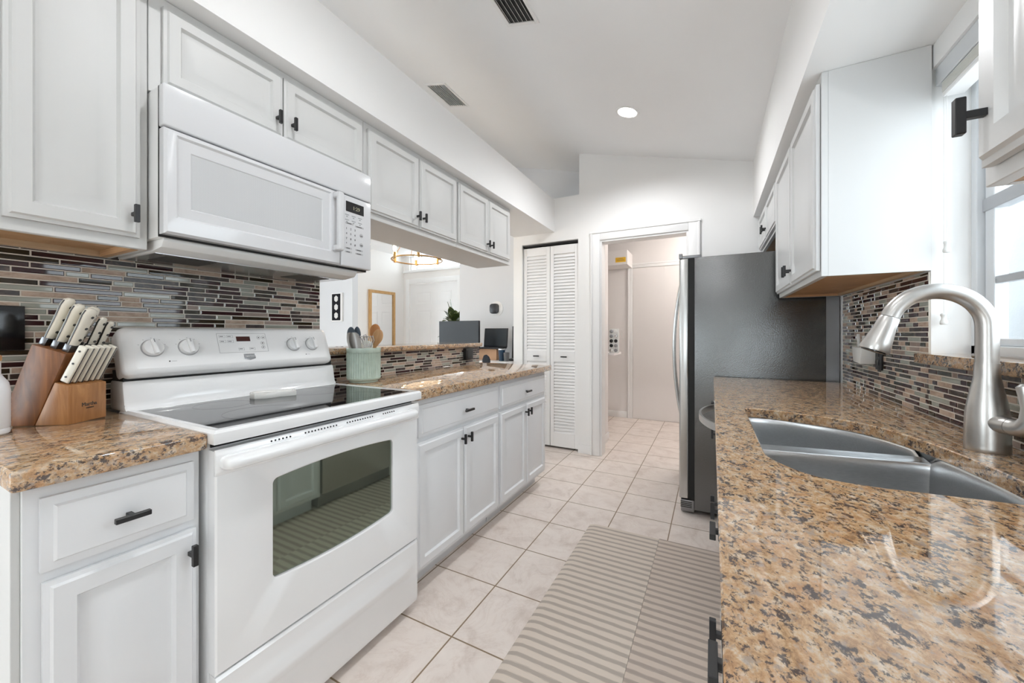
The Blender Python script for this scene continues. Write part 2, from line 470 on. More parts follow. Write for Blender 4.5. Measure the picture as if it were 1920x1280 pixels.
DOOR = [(0, 0), (0, .011), (.008, .0135), (.012, .019), (.043, .019), (.046, .0135), (.049, .0085), (.053, .0080), (.089, .0172), (.092, .0178)]
DOOR_S = [(0, 0), (0, .011), (.008, .0135), (.012, .019), (.040, .019), (.043, .0135), (.046, .0090), (.049, .0085), (.076, .0172), (.079, .0178)]
DRAWER = [(0, 0), (0, .010), (.016, .0135), (.020, .019), (.024, .019)]
def knob(y, z, x, sgn, horiz=False, L=.05):
    """T-bar pull: square stem and rectangular bar, x is the door face"""
    b = B(); h = L / 2; t = .0055
    b.box((x, y - .005, z - .005), (x + sgn * .022, y + .005, z + .005), 'black', .0008, 1)
    if horiz: b.box((x + sgn * .020, y - h, z - t), (x + sgn * .031, y + h, z + t), 'black', .001, 1)
    else: b.box((x + sgn * .020, y - t, z - h), (x + sgn * .031, y + t, z + h), 'black', .001, 1)
    return b
# ================================================================== the setting
b = B(); b.box((-7.2, -2.7, -.1), (1.2, 5.7, 0), 'floor'); struct('floor', b)

def cz(x): return 2.617 - .262 * x
b = B(); b.prism([(.80, cz(.80)), (.80, cz(.80) + .1), (-2.4, cz(-2.4) + .1), (-2.4, cz(-2.4))], -2.7, 4.3, 'ceiling', 'y'); struct('ceiling', b)
b = B(); b.box((-7.2, -2.7, 2.49), (-2.3, 5.7, 2.59), 'ceiling'); struct('ceiling_dining', b)
b = B(); b.box((-2.4, -2.7, 2.59), (-2.3, 4.3, 3.35), 'ceiling'); struct('wall_vault', b)
b = B(); b.box((-1.40, 3.72, 2.45), (.8, 5.5, 2.55), 'ceiling'); struct('ceiling_hall', b)

# soffits over the cabinets
b = B(); b.box((-1.86, -.6, 2.183), (-1.405, 3.60, 2.505), 'wall'); struct('ceiling_soffit_left', b)
b = B(); b.box((.293, -2.6, 2.095), (.632, 3.60, 2.62), 'wall'); struct('ceiling_soffit_right', b)

# left kitchen wall behind the range, and the half wall of the bar
b = B(); b.box((-1.88, .12, 0), (-1.764, 1.262, 2.183), 'wall'); struct('wall_left', b)
b = B(); b.box((-1.86, 1.262, 0), (-1.739, 2.715, 1.055), 'wall'); struct('wall_bar', b)

# far wall with the closet and hall openings
fy0, fy1 = 3.60, 3.72
b = B()
b.box((-1.87, fy0, 0), (-1.768, fy1, 2.49), 'wall')
b.box((-1.768, fy0, 2.088), (-1.159, fy1, 2.49), 'wall')
b.box((-1.159, fy0, 0), (-.943, fy1, 2.49), 'wall')
b.box((-1.148, fy0, 2.49), (-.943, fy1, 3.0), 'wall')
b.box((-.943, fy0, 2.047), (-.178, fy1, 2.95), 'wall')
b.box((-.178, fy0, 0), (.75, fy1, 2.75), 'wall')
struct('wall_far', b)
b = B()
b.box((-1.87, fy1, 0), (-1.79, 4.10, 2.49), 'wall')
b.box((-1.87, fy0, 2.49), (-1.148, 4.10, 2.52), 'wall')
b.box((-1.15, fy1, 0), (-1.08, 4.2, 3.0), 'wall')
b.box((-1.79, 4.06, 0), (-1.15, 4.10, 2.49), 'wall')
struct('wall_closet', b)
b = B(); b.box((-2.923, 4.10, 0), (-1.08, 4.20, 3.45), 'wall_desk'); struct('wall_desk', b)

# hall behind the opening
b = B(); b.box((-1.08, fy1, 0), (-1.012, 4.20, 2.5), 'wall_hall'); struct('wall_hall_left', b)
b = B(); b.box((-1.80, 5.40, 0), (.8, 5.5, 2.5), 'wall_hall'); b.box((-1.9, 4.2, 0), (-1.8, 5.5, 2.5), 'wall_hall'); b.box((.45, fy1, 0), (.55, 5.4, 2.5), 'wall_hall'); struct('wall_hall_back', b)
b = B(); b.box((-1.80, 4.2, 2.45), (-1.4, 5.4, 2.5), 'ceiling'); struct('ceiling_alcove', b)

# right wall with the sink window
wx0, wx1 = .632, .80
wy0, wy1, wz0, wz1 = .70, 1.735, 1.066, 2.02
b = B()
b.box((wx0, -2.6, 0), (wx1, wy0, 2.7), 'wall'); b.box((wx0, wy1, 0), (wx1, fy1, 2.7), 'wall')
b.box((wx0, wy0, 0), (wx1, wy1, wz0), 'wall'); b.box((wx0, wy0, wz1), (wx1, wy1, 2.7), 'wall')
struct('wall_right', b)

# dining room and foyer
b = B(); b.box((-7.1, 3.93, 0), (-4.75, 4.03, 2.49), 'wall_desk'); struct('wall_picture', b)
b = B(); b.box((-4.85, 4.03, 0), (-4.75, 5.1, 2.49), 'wall_warm'); struct('wall_mirror', b)
b = B()
b.box((-4.75, 5.0, 0), (-4.62, 5.1, 2.49), 'wall_warm'); b.box((-4.62, 5.0, 2.01), (-3.60, 5.1, 2.235), 'wall_warm')
b.box((-3.60, 5.0, 0), (-3.53, 5.1, 2.235), 'wall_warm'); b.box((-3.53, 5.0, 2.01), (-3.22, 5.1, 2.235), 'wall_warm')
b.box((-3.22, 5.0, 0), (-2.82, 5.1, 2.49), 'wall_warm'); b.box((-3.53, 5.0, 0), (-3.22, 5.1, .12), 'wall_warm')
struct('wall_entry', b)
b = B(); b.box((-2.923, 4.2, 0), (-2.82, 5.0, 2.49), 'wall_warm'); struct('wall_foyer_right', b)
b = B()
b.box((-7.2, -2.7, 0), (-7.1, -.6, 2.49), 'wall'); b.box((-7.2, 1.0, 0), (-7.1, 4.03, 2.49), 'wall')
b.box((-7.2, -.6, 0), (-7.1, 1.0, .3), 'wall'); b.box((-7.2, -.6, 2.3), (-7.1, 1.0, 2.49), 'wall')
struct('wall_dining', b)
b = B()
b.box((-7.2, -2.7, 0), (-3.35, -2.6, 2.6), 'wall'); b.box((-3.35, -2.7, 2.3), (-2.35, -2.6, 3.4), 'wall'); b.box((-2.35, -2.7, 0), (-.22, -2.6, 3.4), 'wall'); b.box((.38, -2.7, 0), (.85, -2.6, 3.4), 'wall'); b.box((-.22, -2.7, 0), (.38, -2.6, .95), 'wall'); b.box((-.22, -2.7, 2.0), (.38, -2.6, 3.4), 'wall')
struct('wall_back', b)

# ---- windows
def fixed_window(name, axis, lo, hi, fw, mull):
    """frame + glass in the plane y (axis 'y') or x (axis 'x')"""
    b = B(); (a0, z0, d0), (a1, z1, d1) = lo, hi
    bx = (lambda p, q, r, s: b.box((p, d0, q), (r, d1, s), 'trim', .004, 1)) if axis == 'y' else (lambda p, q, r, s: b.box((d0, p, q), (d1, r, s), 'trim', .004, 1))
    bx(a0, z0, a0 + fw, z1); bx(a1 - fw, z0, a1, z1); bx(a0 + fw, z0, a1 - fw, z0 + fw); bx(a0 + fw, z1 - fw, a1 - fw, z1)
    for m_ in mull: bx(m_ - fw / 2, z0 + fw, m_ + fw / 2, z1 - fw)
    o = struct(name, b)
    g = B(); dm = (d0 + d1) / 2
    if axis == 'y': g.box((a0 + fw, dm - .003, z0 + fw), (a1 - fw, dm + .003, z1 - fw), 'glass')
    else: g.box((dm - .003, a0 + fw, z0 + fw), (dm + .003, a1 - fw, z1 - fw), 'glass')
    g.build('pane', o)
    return o
fixed_window('window_2', 'y', (-4.62, 2.235, 5.03), (-3.22, 2.49, 5.07), .03, [-4.48])
fixed_window('window_3', 'y', (-3.53, .12, 5.03), (-3.22, 2.01, 5.07), .035, [])
fixed_window('window_4', 'x', (-.6, .3, -7.17), (1.0, 2.3, -7.13), .06, [.2])  # unseen dining window, added to let light in
fixed_window('window_5', 'y', (-3.35, 0.0, -2.67), (-2.35, 2.3, -2.63), .07, [])

fixed_window('window_6', 'y', (-.22, .95, -2.67), (.38, 2.0, -2.63), .05, [])
# sink window: jambs are the wall opening; aluminium frame, sashes and muntins
fx0, fx1 = .722, .775
b = B()
def wb(y0, z0, y1, z1, x0=fx0, x1=fx1, m_='alu'): b.box((x0, y0, z0), (x1, y1, z1), m_, .002, 1)
wb(wy1 - .028, wz0, wy1, wz1); wb(wy0, wz0, wy0 + .03, wz1); wb(wy0, wz1 - .03, wy1, wz1); wb(wy0, wz0 + .034, wy1, wz0 + .062)
wb(wy0, 1.535, wy1, 1.575, .735, .772, 'rail')
wb(wy1 - .075, 1.128, wy1 - .034, 1.99, .738, .768); wb(wy0 + .034, 1.128, wy0 + .07, 1.99, .738, .768)
wb(wy0 + .07, 1.128, wy1 - .075, 1.150, .738, .768)
wb(wy0 + .03, 1.312, wy1 - .028, 1.334, .741, .762, 'rail'); wb(wy0 + .03, 1.77, wy1 - .028, 1.79, .745, .764, 'rail')
win = struct('window_1', b)
g = B(); g.box((.752, wy0 + .03, 1.128), (.757, wy1 - .03, 1.99), 'glass'); g.build('pane', win)
# neighbour's stucco wall outside
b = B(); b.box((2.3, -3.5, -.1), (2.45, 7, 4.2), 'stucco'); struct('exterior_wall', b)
b = B(); b.box((.81, -3.5, 2.62), (1.45, 7, 2.74), 'trim'); struct('sky_shade_eave', b)  # unseen overhang added to keep sky light off the stucco
b = B(); b.box((.85, -3.5, -.25), (2.3, 7, -.1), 'stucco'); struct('exterior_ground', b)
b = B()
for k in range(7):
    a = k * 2 * pi / 7 + .3
    base = Vector((1.20, 1.80, 1.10)); out = Vector((cos(a), sin(a), 0))
    P = []
    for i in range(9):
        t_ = i / 8; c_ = base + out * (.20 * t_) + Vector((0, 0, .36 * t_ - .25 * t_ * t_)); w_ = .018 * sin(pi * min(1, t_ * .92 + .08)) + .001
        sd = Vector((-out.y, out.x, 0)) * w_
        P.append([c_ - sd, c_ + Vector((0, 0, .004)), c_ + sd])
    b.quadgrid(P, 'leaf_green', .0012)
pl = thing('hanging_plant', 'green spiky plant seen through the window above the sink', 'plant', (1.20, 1.80, 0.83))
b.build('foliage', pl)
b = B(); b.lathe([(.065, .88), (.08, .93), (.09, 1.08), (.095, 1.10), (.085, 1.10), (.08, 1.06)], 'pot', Matrix.Translation((1.20, 1.80, 0))); b.build('pot', pl)
b = B(); b.cyl((1.2, 1.8, -.1), (1.2, 1.8, .86), .03, 'hinge'); b.cyl((1.2, 1.8, .86), (1.2, 1.8, .88), .11, 'hinge'); b.build('stand', pl)

# ---- mosaic backsplashes
def mosaic(name, plane, sgn, y0, y1, z0, z1, seed, kl=1.0, wts=(28, 17, 16, 18, 15, 6)):
    rnd = random.Random(seed); b = B()
    xb = plane - sgn * .0045
    b.box((xb, y0, z0), (plane + sgn * .0004, y1, z1), GROUT)
    t = bmesh.new(); h = .0142; gap = .0028; z = z0 + gap * .5; row = 0
    idx = [b.mi(m_) for m_ in TILES]
    lens = [.034, .05, .05, .075, .1, .1, .125, .15]
    while z < z1 - .004:
        zt = min(z + h, z1 - .0005); y = y0 - rnd.random() * .12; last = -1
        while y < y1:
            L = rnd.choice(lens) * kl; k = rnd.choices(range(6), wts)[0]
            if k == last: k = rnd.choices(range(6), wts)[0]
            last = k
            if k in (0, 1, 2) and L < .05 and rnd.random() < .4: L = .1 * kl
            a = max(y, y0 + .0008); c = min(y + L, y1 - .0008)
            if c - a > .006:
                glass = k < 3
                xf = plane + sgn * (.0022 if glass else .0012); e = .0022 if glass else .0008
                o_ = [(xb, a, z), (xb, c, z), (xb, c, zt), (xb, a, zt)]
                m_ = [(xf - sgn * e, a, z), (xf - sgn * e, c, z), (xf - sgn * e, c, zt), (xf - sgn * e, a, zt)]
                tl = rnd.uniform(-.00025, .00025)
                i_ = [(xf + tl, a + e, z + e), (xf - tl, c - e, z + e), (xf - tl, c - e, zt - e), (xf + tl, a + e, zt - e)]
                V = [[t.verts.new(p) for p in q] for q in (o_, m_, i_)]
                fs = []
                for A, C in ((V[0], V[1]), (V[1], V[2])):
                    for q in range(4): fs.append(t.faces.new((A[q], A[(q + 1) % 4], C[(q + 1) % 4], C[q]) if sgn > 0 else (A[(q + 1) % 4], A[q], C[q], C[(q + 1) % 4])))
                fs.append(t.faces.new(V[2] if sgn > 0 else V[2][::-1]))
                for f in fs: f.material_index = idx[k]
            y += L + gap
        z += h + gap; row += 1
    me = bpy.data.meshes.new('tmp'); t.to_mesh(me); t.free(); b.bm.from_mesh(me); bpy.data.meshes.remove(me)
    o = b.build(name, smooth=20); tag(o, kind='structure'); return o
mosaic('wall_left_backsplash', -1.760, 1, .125, 1.258, .9142, 1.60, 3)
mosaic('wall_bar_backsplash', -1.735, 1, 1.264, 2.714, .9142, 1.0545, 5, .85, (22, 14, 28, 24, 8, 4))
mosaic('wall_right_backsplash', .628, -1, 1.738, 2.66, .8972, 1.366, 8, .72)
mosaic('wall_window_backsplash', .628, -1, -.3, 1.737, .8972, 1.066, 9, .8)

# ---- trims
b = B()
def casing(x0, x1, z1, y, w=.085, th=.018):
    for (a, c, q, r_) in ((x0 - w, x0, 0, z1 + w), (x1, x1 + w, 0, z1 + w), (x0, x1, z1, z1 + w)):
        b.box((a, y - th, q), (c, y, r_), 'trim', .004, 2)
    b.box((x0 - w - .012, y - th - .008, z1 + w - .02), (x1 + w + .012, y, z1 + w), 'trim', .003, 1)
    b.box((x0 - w - .004, y - th - .008, 0), (x0 - w + .014, y, z1 + w - .02), 'trim', .003, 1)
    b.box((x1 + w - .014, y - th - .008, 0), (x1 + w + .004, y, z1 + w - .02), 'trim', .003, 1)
casing(-.943, -.178, 2.047, fy0)
b.box((-.943, fy0 - .006, 0), (-.925, fy1 + .006, 2.047), 'trim', .002, 1); b.box((-.196, fy0 - .006, 0), (-.178, fy1 + .006, 2.047), 'trim', .002, 1); b.box((-.925, fy0 - .006, 2.029), (-.196, fy1 + .006, 2.047), 'trim', .002, 1)
struct('trim_1', b)
b = B(); casing(-.962, -.05, 2.055, 5.40, .06); struct('trim_2', b)
b = B()
for (x0, x1, z1) in ((-4.62, -3.60, 2.01),):
    b.box((x0 - .07, 4.98, 0), (x0, 5.0, z1 + .08), 'trim', .004); b.box((x1, 4.98, 0), (x1 + .07, 5.0, z1 + .08), 'trim', .004); b.box((x0, 4.98, z1), (x1, 5.0, z1 + .08), 'trim', .004); b.box((x1 + .07, 4.98, z1), (-3.2, 5.0, z1 + .08), 'trim', .004)
b.box((-4.75, 4.97, 2.2), (-2.93, 5.0, 2.24), 'trim', .004)
struct('trim_3', b)
b = B(); b.box((-1.157, fy0 - .013, 0), (-1.034, fy0, .085), 'trim', .004); struct('baseboard_far', b)
b = B(); b.box((-1.012, fy1 + .01, 0), (-.999, 4.2, .085), 'trim', .004); struct('baseboard_hall', b)
b = B(); b.box((-1.80, 5.387, 0), (-1.036, 5.40, .085), 'trim', .004); struct('baseboard_alcove', b)

# ---- doors
def louver_door(parent, x0, x1, y, z0, z1):
    b = B(); s = .038; y1 = y + .028
    mid0, mid1 = .875, .985
    b.box((x0, y, z0), (x0 + s, y1, z1), 'trim', .003, 1); b.box((x1 - s, y, z0), (x1, y1, z1), 'trim', .003, 1)
    for q, r_ in ((z0, z0 + .14), (mid0, mid1), (z1 - .085, z1)): b.box((x0 + s, y, q), (x1 - s, y1, r_), 'trim', .002, 1)
    for q, r_ in ((z0 + .14, mid0), (mid1, z1 - .085)):
        n = int(round((r_ - q) / .0315)); st = (r_ - q) / n
        for i in range(n):
            zc = q + (i + .5) * st
            b.prism([(y + .002, zc - .019), (y + .008, zc - .021), (y + .026, zc + .017), (y + .020, zc + .019)], x0 + s - .003, x1 - s + .003, 'trim', 'x')
        b.box((x0 + s, y + .0265, q), (x1 - s, y + .0275, r_), 'trim')
    return b.build('door_panel', parent)
d1 = bpy.data.objects.new('door_1', None); COL.objects.link(d1); d1.location = (-1.46, 3.64, 0); d1.matrix_basis = Matrix.Translation((-1.46, 3.64, 0)); tag(d1, kind='structure')
pa = louver_door(d1, -1.762, -1.466, 3.625, .022, 2.052); pb = louver_door(d1, -1.461, -1.164, 3.625, .022, 2.052)
for p_, xc in ((pa, -1.61), (pb, -1.31)):
    k = B(); k.cyl((xc - .018, 3.626, .93), (xc - .018, 3.606, .93), .004, 'black', n=10); k.cyl((xc + .018, 3.626, .93), (xc + .018, 3.606, .93), .004, 'black', n=10)
    k.box((xc - .032, 3.598, .924), (xc + .032, 3.608, .936), 'black', .002); k.build('handle', p_)
b = B(); b.box((-1.765, 3.62, 2.062), (-1.162, 3.655, 2.088), 'gap'); b.box((-1.766, 3.612, 2.080), (-1.161, 3.62, 2.088), 'hinge'); b.build('track', d1)

b = B(); b.box((-.958, 5.392, .012), (-.055, 5.399, 2.050), 'wall_hall'); struct('door_2', b)
b = B()
b.box((-4.615, 5.02, .01), (-3.605, 5.06, 2.005), 'trim', .002, 1)
X = frame_y(5.02, -1)
for u0, u1 in ((-4.48, -4.16), (-4.06, -3.74)):
    for v0, v1 in ((1.66, 1.87), (.86, 1.56), (.2, .74)):
        b.rectloft(u0, u1, v0, v1, [(0, -.001), (0, .005), (.014, .004), (.020, .0005), (.032, .0005), (.05, .008), (.055, .008)], 'trim', X)
d3 = struct('door_3', b)
k = B(); k.cyl((-3.67, 5.02, 1.0), (-3.67, 4.97, 1.0), .012, 'nickel'); k.ball((-3.67, 4.95, 1.0), .028, 'nickel'); k.build('door_knob', d3)

# ================================================================== ceiling fittings
def ceil_frame(x, y):
    """axes lying in the sloped ceiling; w points down into the room"""
    ex = Vector((1, 0, -.262)).normalized(); ey = Vector((0, 1, 0)); ew = Vector((-.262, 0, -1)).normalized()
    p = Vector((x, y, cz(x)))
    return Matrix(((ex.x, ey.x, ew.x, p.x), (ex.y, ey.y, ew.y, p.y), (ex.z, ey.z, ew.z, p.z), (0, 0, 0, 1)))
M['vent_back'] = plain('vent_backing', (.50, .50, .50), .6)
def vent(x, y, w, l, label, n, dark, rot=0):
    t = thing('ceiling_vent', label, 'vent', (x, y, cz(x)), 0, 'ceiling air vents')
    X = ceil_frame(x, y) @ Matrix.Rotation(rot, 4, 'Z')
    f = B(); e = .022
    for (a, c, q, r_) in ((-w / 2, -w / 2 + e, -l / 2, l / 2), (w / 2 - e, w / 2, -l / 2, l / 2), (-w / 2 + e, w / 2 - e, -l / 2, -l / 2 + e), (-w / 2 + e, w / 2 - e, l / 2 - e, l / 2)):
        f.box((a, q, 0), (c, r_, .006), 'trim', .002, 1, X=X)
    f.build('frame', t)
    k = B(); k.box((-w / 2 + e, -l / 2 + e, -.0005), (w / 2 - e, l / 2 - e, .001), dark, X=X); k.build('backing', t)
    s_ = B(); iw = w - 2 * e
    for i in range(n):
        xc = -iw / 2 + (i + .5) * iw / n
        s_.prism([(xc - .006, .002), (xc - .0045, .002), (xc + .006, .013), (xc + .0045, .013)], -l / 2 + e, l / 2 - e, 'trim', 'y', X=X @ Matrix(((1, 0, 0, 0), (0, 1, 0, 0), (0, 0, 1, 0), (0, 0, 0, 1))))
    s_.build('slats', t)
vent(-.915, 1.70, .20, .36, 'white ceiling vent with dark slots at the top edge of the view, nearer the camera', 6, 'grille')
vent(-1.93, 2.53, .22, .34, 'small white louvred ceiling vent above the left soffit', 8, 'vent_back')
LX, LY = -.54, 2.82
t = thing('recessed_light', 'round lit recessed downlight in the sloped kitchen ceiling', 'ceiling light', (LX, LY, cz(LX)))
X = ceil_frame(LX, LY)
b = B(); b.lathe([(.082, 0), (.085, .002), (.083, .005), (.070, .006), (.066, .003), (.066, 0)], 'trim', X); b.build('trim_ring', t)
b = B(); b.lathe([(.066, .0008), (.066, .0035), (.03, .0045)], 'can', X); b.build('lens', t)
def can_lamp(x, y, z, power, tilt=True):
    d = bpy.data.lights.new('downlight', 'SPOT'); d.energy = power; d.spot_size = radians(158); d.spot_blend = .6; d.shadow_soft_size = .065; d.color = (.95, .97, 1.0)
    o = bpy.data.objects.new('downlight', d); o.location = (x, y, z); COL.objects.link(o); return o
can_lamp(LX - .003, LY, cz(LX) - .012, 44)
# two more in the row, out of view, added to even out the light
for yy_ in (.75, -1.2):
    can_lamp(LX - .003, yy_, cz(LX) - .012, 25)
    t2 = t.copy(); COL.objects.link(t2); t2.location = (LX, yy_, cz(LX)); t2['label'] = 'unseen round downlight added to the row, ' + ('above the range' if yy_ > 0 else 'behind the near end of the counters')
    t2.matrix_basis = Matrix.Translation((LX, yy_, cz(LX)))
    for ch in t.children:
        c2 = ch.copy(); COL.objects.link(c2); c2.parent = t2
t = thing('hall_fill_dome', 'white dome added out of view to brighten the hall', 'ceiling light', (.10, 4.75, 2.45))  # fitting and lamp added out of view to brighten the hall
b = B(); b.lathe([(.12, 0), (.12, -.02), (.10, -.022)], 'trim', Matrix.Translation((.10, 4.75, 2.4495)), capb=True); b.build('base', t)
b = B(); b.lathe([(.10, -.022), (.095, -.05), (.06, -.075), (.01, -.085)], 'can', Matrix.Translation((.10, 4.75, 2.4495))); b.build('dome', t)
hd_ = bpy.data.lights.new('hall_fill', 'POINT'); hd_.energy = 11; hd_.color = (1, .95, .9); hd_.shadow_soft_size = .1
ho_ = bpy.data.objects.new('hall_fill', hd_); ho_.location = (.10, 4.75, 2.25); COL.objects.link(ho_)

# ================================================================== left run: wall cabinets
CX = -1.48   # face frame of the wall cabinets
DX = -1.479  # back of their doors
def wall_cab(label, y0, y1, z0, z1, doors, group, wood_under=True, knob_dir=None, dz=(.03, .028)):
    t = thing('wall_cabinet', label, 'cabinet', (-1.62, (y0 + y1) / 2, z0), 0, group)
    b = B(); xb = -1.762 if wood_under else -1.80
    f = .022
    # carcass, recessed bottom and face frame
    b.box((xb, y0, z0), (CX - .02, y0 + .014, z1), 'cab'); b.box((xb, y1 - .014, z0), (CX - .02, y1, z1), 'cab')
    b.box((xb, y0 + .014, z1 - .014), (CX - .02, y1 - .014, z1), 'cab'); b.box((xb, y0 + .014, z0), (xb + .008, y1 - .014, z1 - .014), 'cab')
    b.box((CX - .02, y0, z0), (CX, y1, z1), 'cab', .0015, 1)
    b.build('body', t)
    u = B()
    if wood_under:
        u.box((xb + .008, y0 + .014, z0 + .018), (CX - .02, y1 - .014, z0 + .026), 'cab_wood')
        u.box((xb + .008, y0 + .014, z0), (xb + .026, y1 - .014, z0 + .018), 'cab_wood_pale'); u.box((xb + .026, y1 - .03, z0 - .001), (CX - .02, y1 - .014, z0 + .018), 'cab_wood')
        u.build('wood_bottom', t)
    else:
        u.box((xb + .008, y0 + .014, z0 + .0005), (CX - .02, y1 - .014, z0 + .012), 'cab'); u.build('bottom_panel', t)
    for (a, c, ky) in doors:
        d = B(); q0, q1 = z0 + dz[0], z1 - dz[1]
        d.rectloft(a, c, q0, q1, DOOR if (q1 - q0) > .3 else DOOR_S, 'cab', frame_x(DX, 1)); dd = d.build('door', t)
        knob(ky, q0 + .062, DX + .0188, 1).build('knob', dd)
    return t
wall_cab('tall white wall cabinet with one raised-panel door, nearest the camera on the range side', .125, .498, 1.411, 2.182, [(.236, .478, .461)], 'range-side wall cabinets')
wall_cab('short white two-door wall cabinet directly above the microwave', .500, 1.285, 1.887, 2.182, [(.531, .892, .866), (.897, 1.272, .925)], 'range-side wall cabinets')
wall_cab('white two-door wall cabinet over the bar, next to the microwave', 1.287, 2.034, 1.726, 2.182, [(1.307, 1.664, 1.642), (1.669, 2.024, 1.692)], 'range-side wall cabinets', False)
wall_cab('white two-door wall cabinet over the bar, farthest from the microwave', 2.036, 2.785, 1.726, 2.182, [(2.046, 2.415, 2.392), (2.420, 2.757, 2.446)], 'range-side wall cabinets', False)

# ================================================================== microwave
t = thing('microwave', 'white over-the-range microwave with grey mesh window', 'microwave', (-1.58, .875, 1.42))
b = B()
b.box((-1.755, .503, 1.445), (-1.4235, 1.247, 1.884), 'appl_dull', .004)
b.prism([(-1.755, 1.445), (-1.425, 1.445), (-1.425, 1.437), (-1.44, 1.420), (-1.50, 1.412), (-1.755, 1.412)], .515, 1.205, 'appl_dull', 'y', .003)
b.build('body', t)
for y0, y1 in ((.56, .70), (1.00, 1.14)):
    b = B(); b.box((-1.66, y0, 1.4085), (-1.53, y1, 1.4125), 'pantry_dark'); b.build('grease_filter', t)
b = B(); b.box((-1.745, .525, 1.4100), (-1.505, 1.195, 1.4125), 'steel'); b.build('bottom_plate', t)
b = B(); b.box((-1.4235, .5025, 1.446), (-1.4165, 1.2475, 1.883), 'gap'); b.build('seam_gap', t)
b = B(); b.box((-1.418, .501, 1.762), (-1.385, 1.249, 1.884), 'mw', .005, 3); b.build('vent_panel', t)
b = B()
yy = [.505 + (1.086 - .505) * i / 16 for i in range(17)]
def bow(y): return .010 * (1 - ((y - .875) / .39) ** 2)
# bowed door with a window opening
fr = [(.503, 1.452), (1.088, 1.452), (1.088, 1.757), (.503, 1.757)]
b.loft([[Vector((-1.418, y, z)) for y, z in fr], [Vector((-1.39, y, z)) for y, z in fr],
        [Vector((-1.383, y + (.007 if y < .8 else -.007), z + (.007 if z < 1.6 else -.007))) for y, z in fr],
        [Vector((-1.381, y, z)) for y, z in ((.530, 1.50), (1.040, 1.50), (1.040, 1.742), (.530, 1.742))],
        [Vector((-1.386, y, z)) for y, z in ((.536, 1.506), (1.034, 1.506), (1.034, 1.736), (.536, 1.736))],
        [Vector((-1.386, y, z)) for y, z in ((.566, 1.534), (1.004, 1.534), (1.004, 1.704), (.566, 1.704))],
        [Vector((-1.389, y, z)) for y, z in ((.570, 1.538), (1.000, 1.538), (1.000, 1.700), (.570, 1.700))]], 'mw', cap1=False)
dr = b.build('door', t)
b = B(); b.box((-1.395, .569, 1.537), (-1.388, 1.001, 1.701), 'mw_screen'); b.build('window', dr)
b = B(); b.box((-1.384, 1.046, 1.505), (-1.352, 1.078, 1.53), 'mw', .006, 3); b.box((-1.384, 1.046, 1.722), (-1.352, 1.078, 1.747), 'mw', .006, 3); b.box((-1.366, 1.048, 1.505), (-1.344, 1.076, 1.747), 'mw', .008, 3)
b.build('handle', dr)
b = B(); b.box((-1.418, 1.0895, 1.452), (-1.384, 1.249, 1.757), 'mw', .006, 3); pn = b.build('control_panel', t)
XP = frame_x(-1.384, 1)
b = B(); b.box((-1.385, 1.112, 1.688), (-1.3825, 1.206, 1.732), 'blackgloss', .001, 1); b.text('1:29', .022, 'beige_text', XP @ Matrix.Translation((1.165, 1.708, .0016))); b.build('display', pn)
b = B()
for r_, row in enumerate(('123', '456', '789', '*0#')):
    for c_, ch in enumerate(row): b.text(ch, .0125, 'dark_text', XP @ Matrix.Translation((1.115 + c_ * .022, 1.614 - r_ * .0215, .0004)))
for r_ in range(2):
    for c_ in range(3): b.box((1.108 + c_ * .034, 1.672 - r_ * .022, 0), (1.128 + c_ * .034, 1.6745 - r_ * .022, .0006), 'grey_text', X=XP); b.box((1.114 + c_ * .034, 1.664 - r_ * .022, 0), (1.121 + c_ * .034, 1.667 - r_ * .022, .0006), 'grey_text', X=XP)
for (u, v, w_) in ((1.110, 1.634, .04), (1.160, 1.630, .045), (1.108, 1.527, .034), (1.162, 1.527, .038), (1.108, 1.511, .034), (1.162, 1.511, .038)):
    b.box((u, v, 0), (u + w_, v + .007, .0005), 'grey_mark', X=XP); b.box((u + .006, v + .002, .0004), (u + w_ - .01, v + .005, .0008), 'dark_text', X=XP)
b.build('keypad', pn)
for v in (1.598, 1.556): b = B(); b.cyl(XP @ Vector((1.193, v, 0)), XP @ Vector((1.193, v, .0008)), .009, 'grey_mark'); b.box((1.187, v - .003, .0008), (1.199, v, .0012), 'dark_text', X=XP); b.build('round_key', pn)

# ================================================================== range
M['pink_label'] = plain('faded_pink_label', (.50, .36, .37), .6)
t = thing('electric_range', 'white free-standing electric range with black glass cooktop', 'stove', (-1.42, .873, 0))
b = B(); b.box((-1.74, .502, .035), (-1.14, 1.244, .885), 'appl', .003); b.box((-1.145, .506, .872), (-1.135, 1.240, .888), 'gap'); b.build('body', t)
for y in (.54, 1.21):
    for x in (-1.68, -1.17): b = B(); b.cyl((x, y, 0), (x, y, .036), .018, 'blackgloss'); b.build('foot', t)
b = B()
ct = [(-1.665, .492), (-1.09, .492), (-1.09, 1.252), (-1.665, 1.252)]
ins = lambda e, z: [Vector((x + (e if x < -1.4 else -e), y + (e if y < .9 else -e), z)) for x, y in ct]
gl = [Vector((x, y, .9195)) for x, y in ((-1.61, .520), (-1.128, .520), (-1.128, 1.222), (-1.61, 1.222))]
b.loft([ins(.002, .887), ins(0, .890), ins(0, .915), ins(.006, .9225), ins(.014, .9225), gl], 'appl', cap1=False)
b.build('cooktop_frame', t)
b = B(); b.box((-1.612, .518, .914), (-1.126, 1.224, .9197), 'cooktop'); gt = b.build('cooktop_glass', t)
b = B()
def ring(cx, cy, r0, r1, z0, z1, m_): b.lathe([(r0, z0), (r1, z0), (r1, z1), (r0, z1)], m_, Matrix.Translation((cx, cy, 0)), 48, capb=False, capt=False)
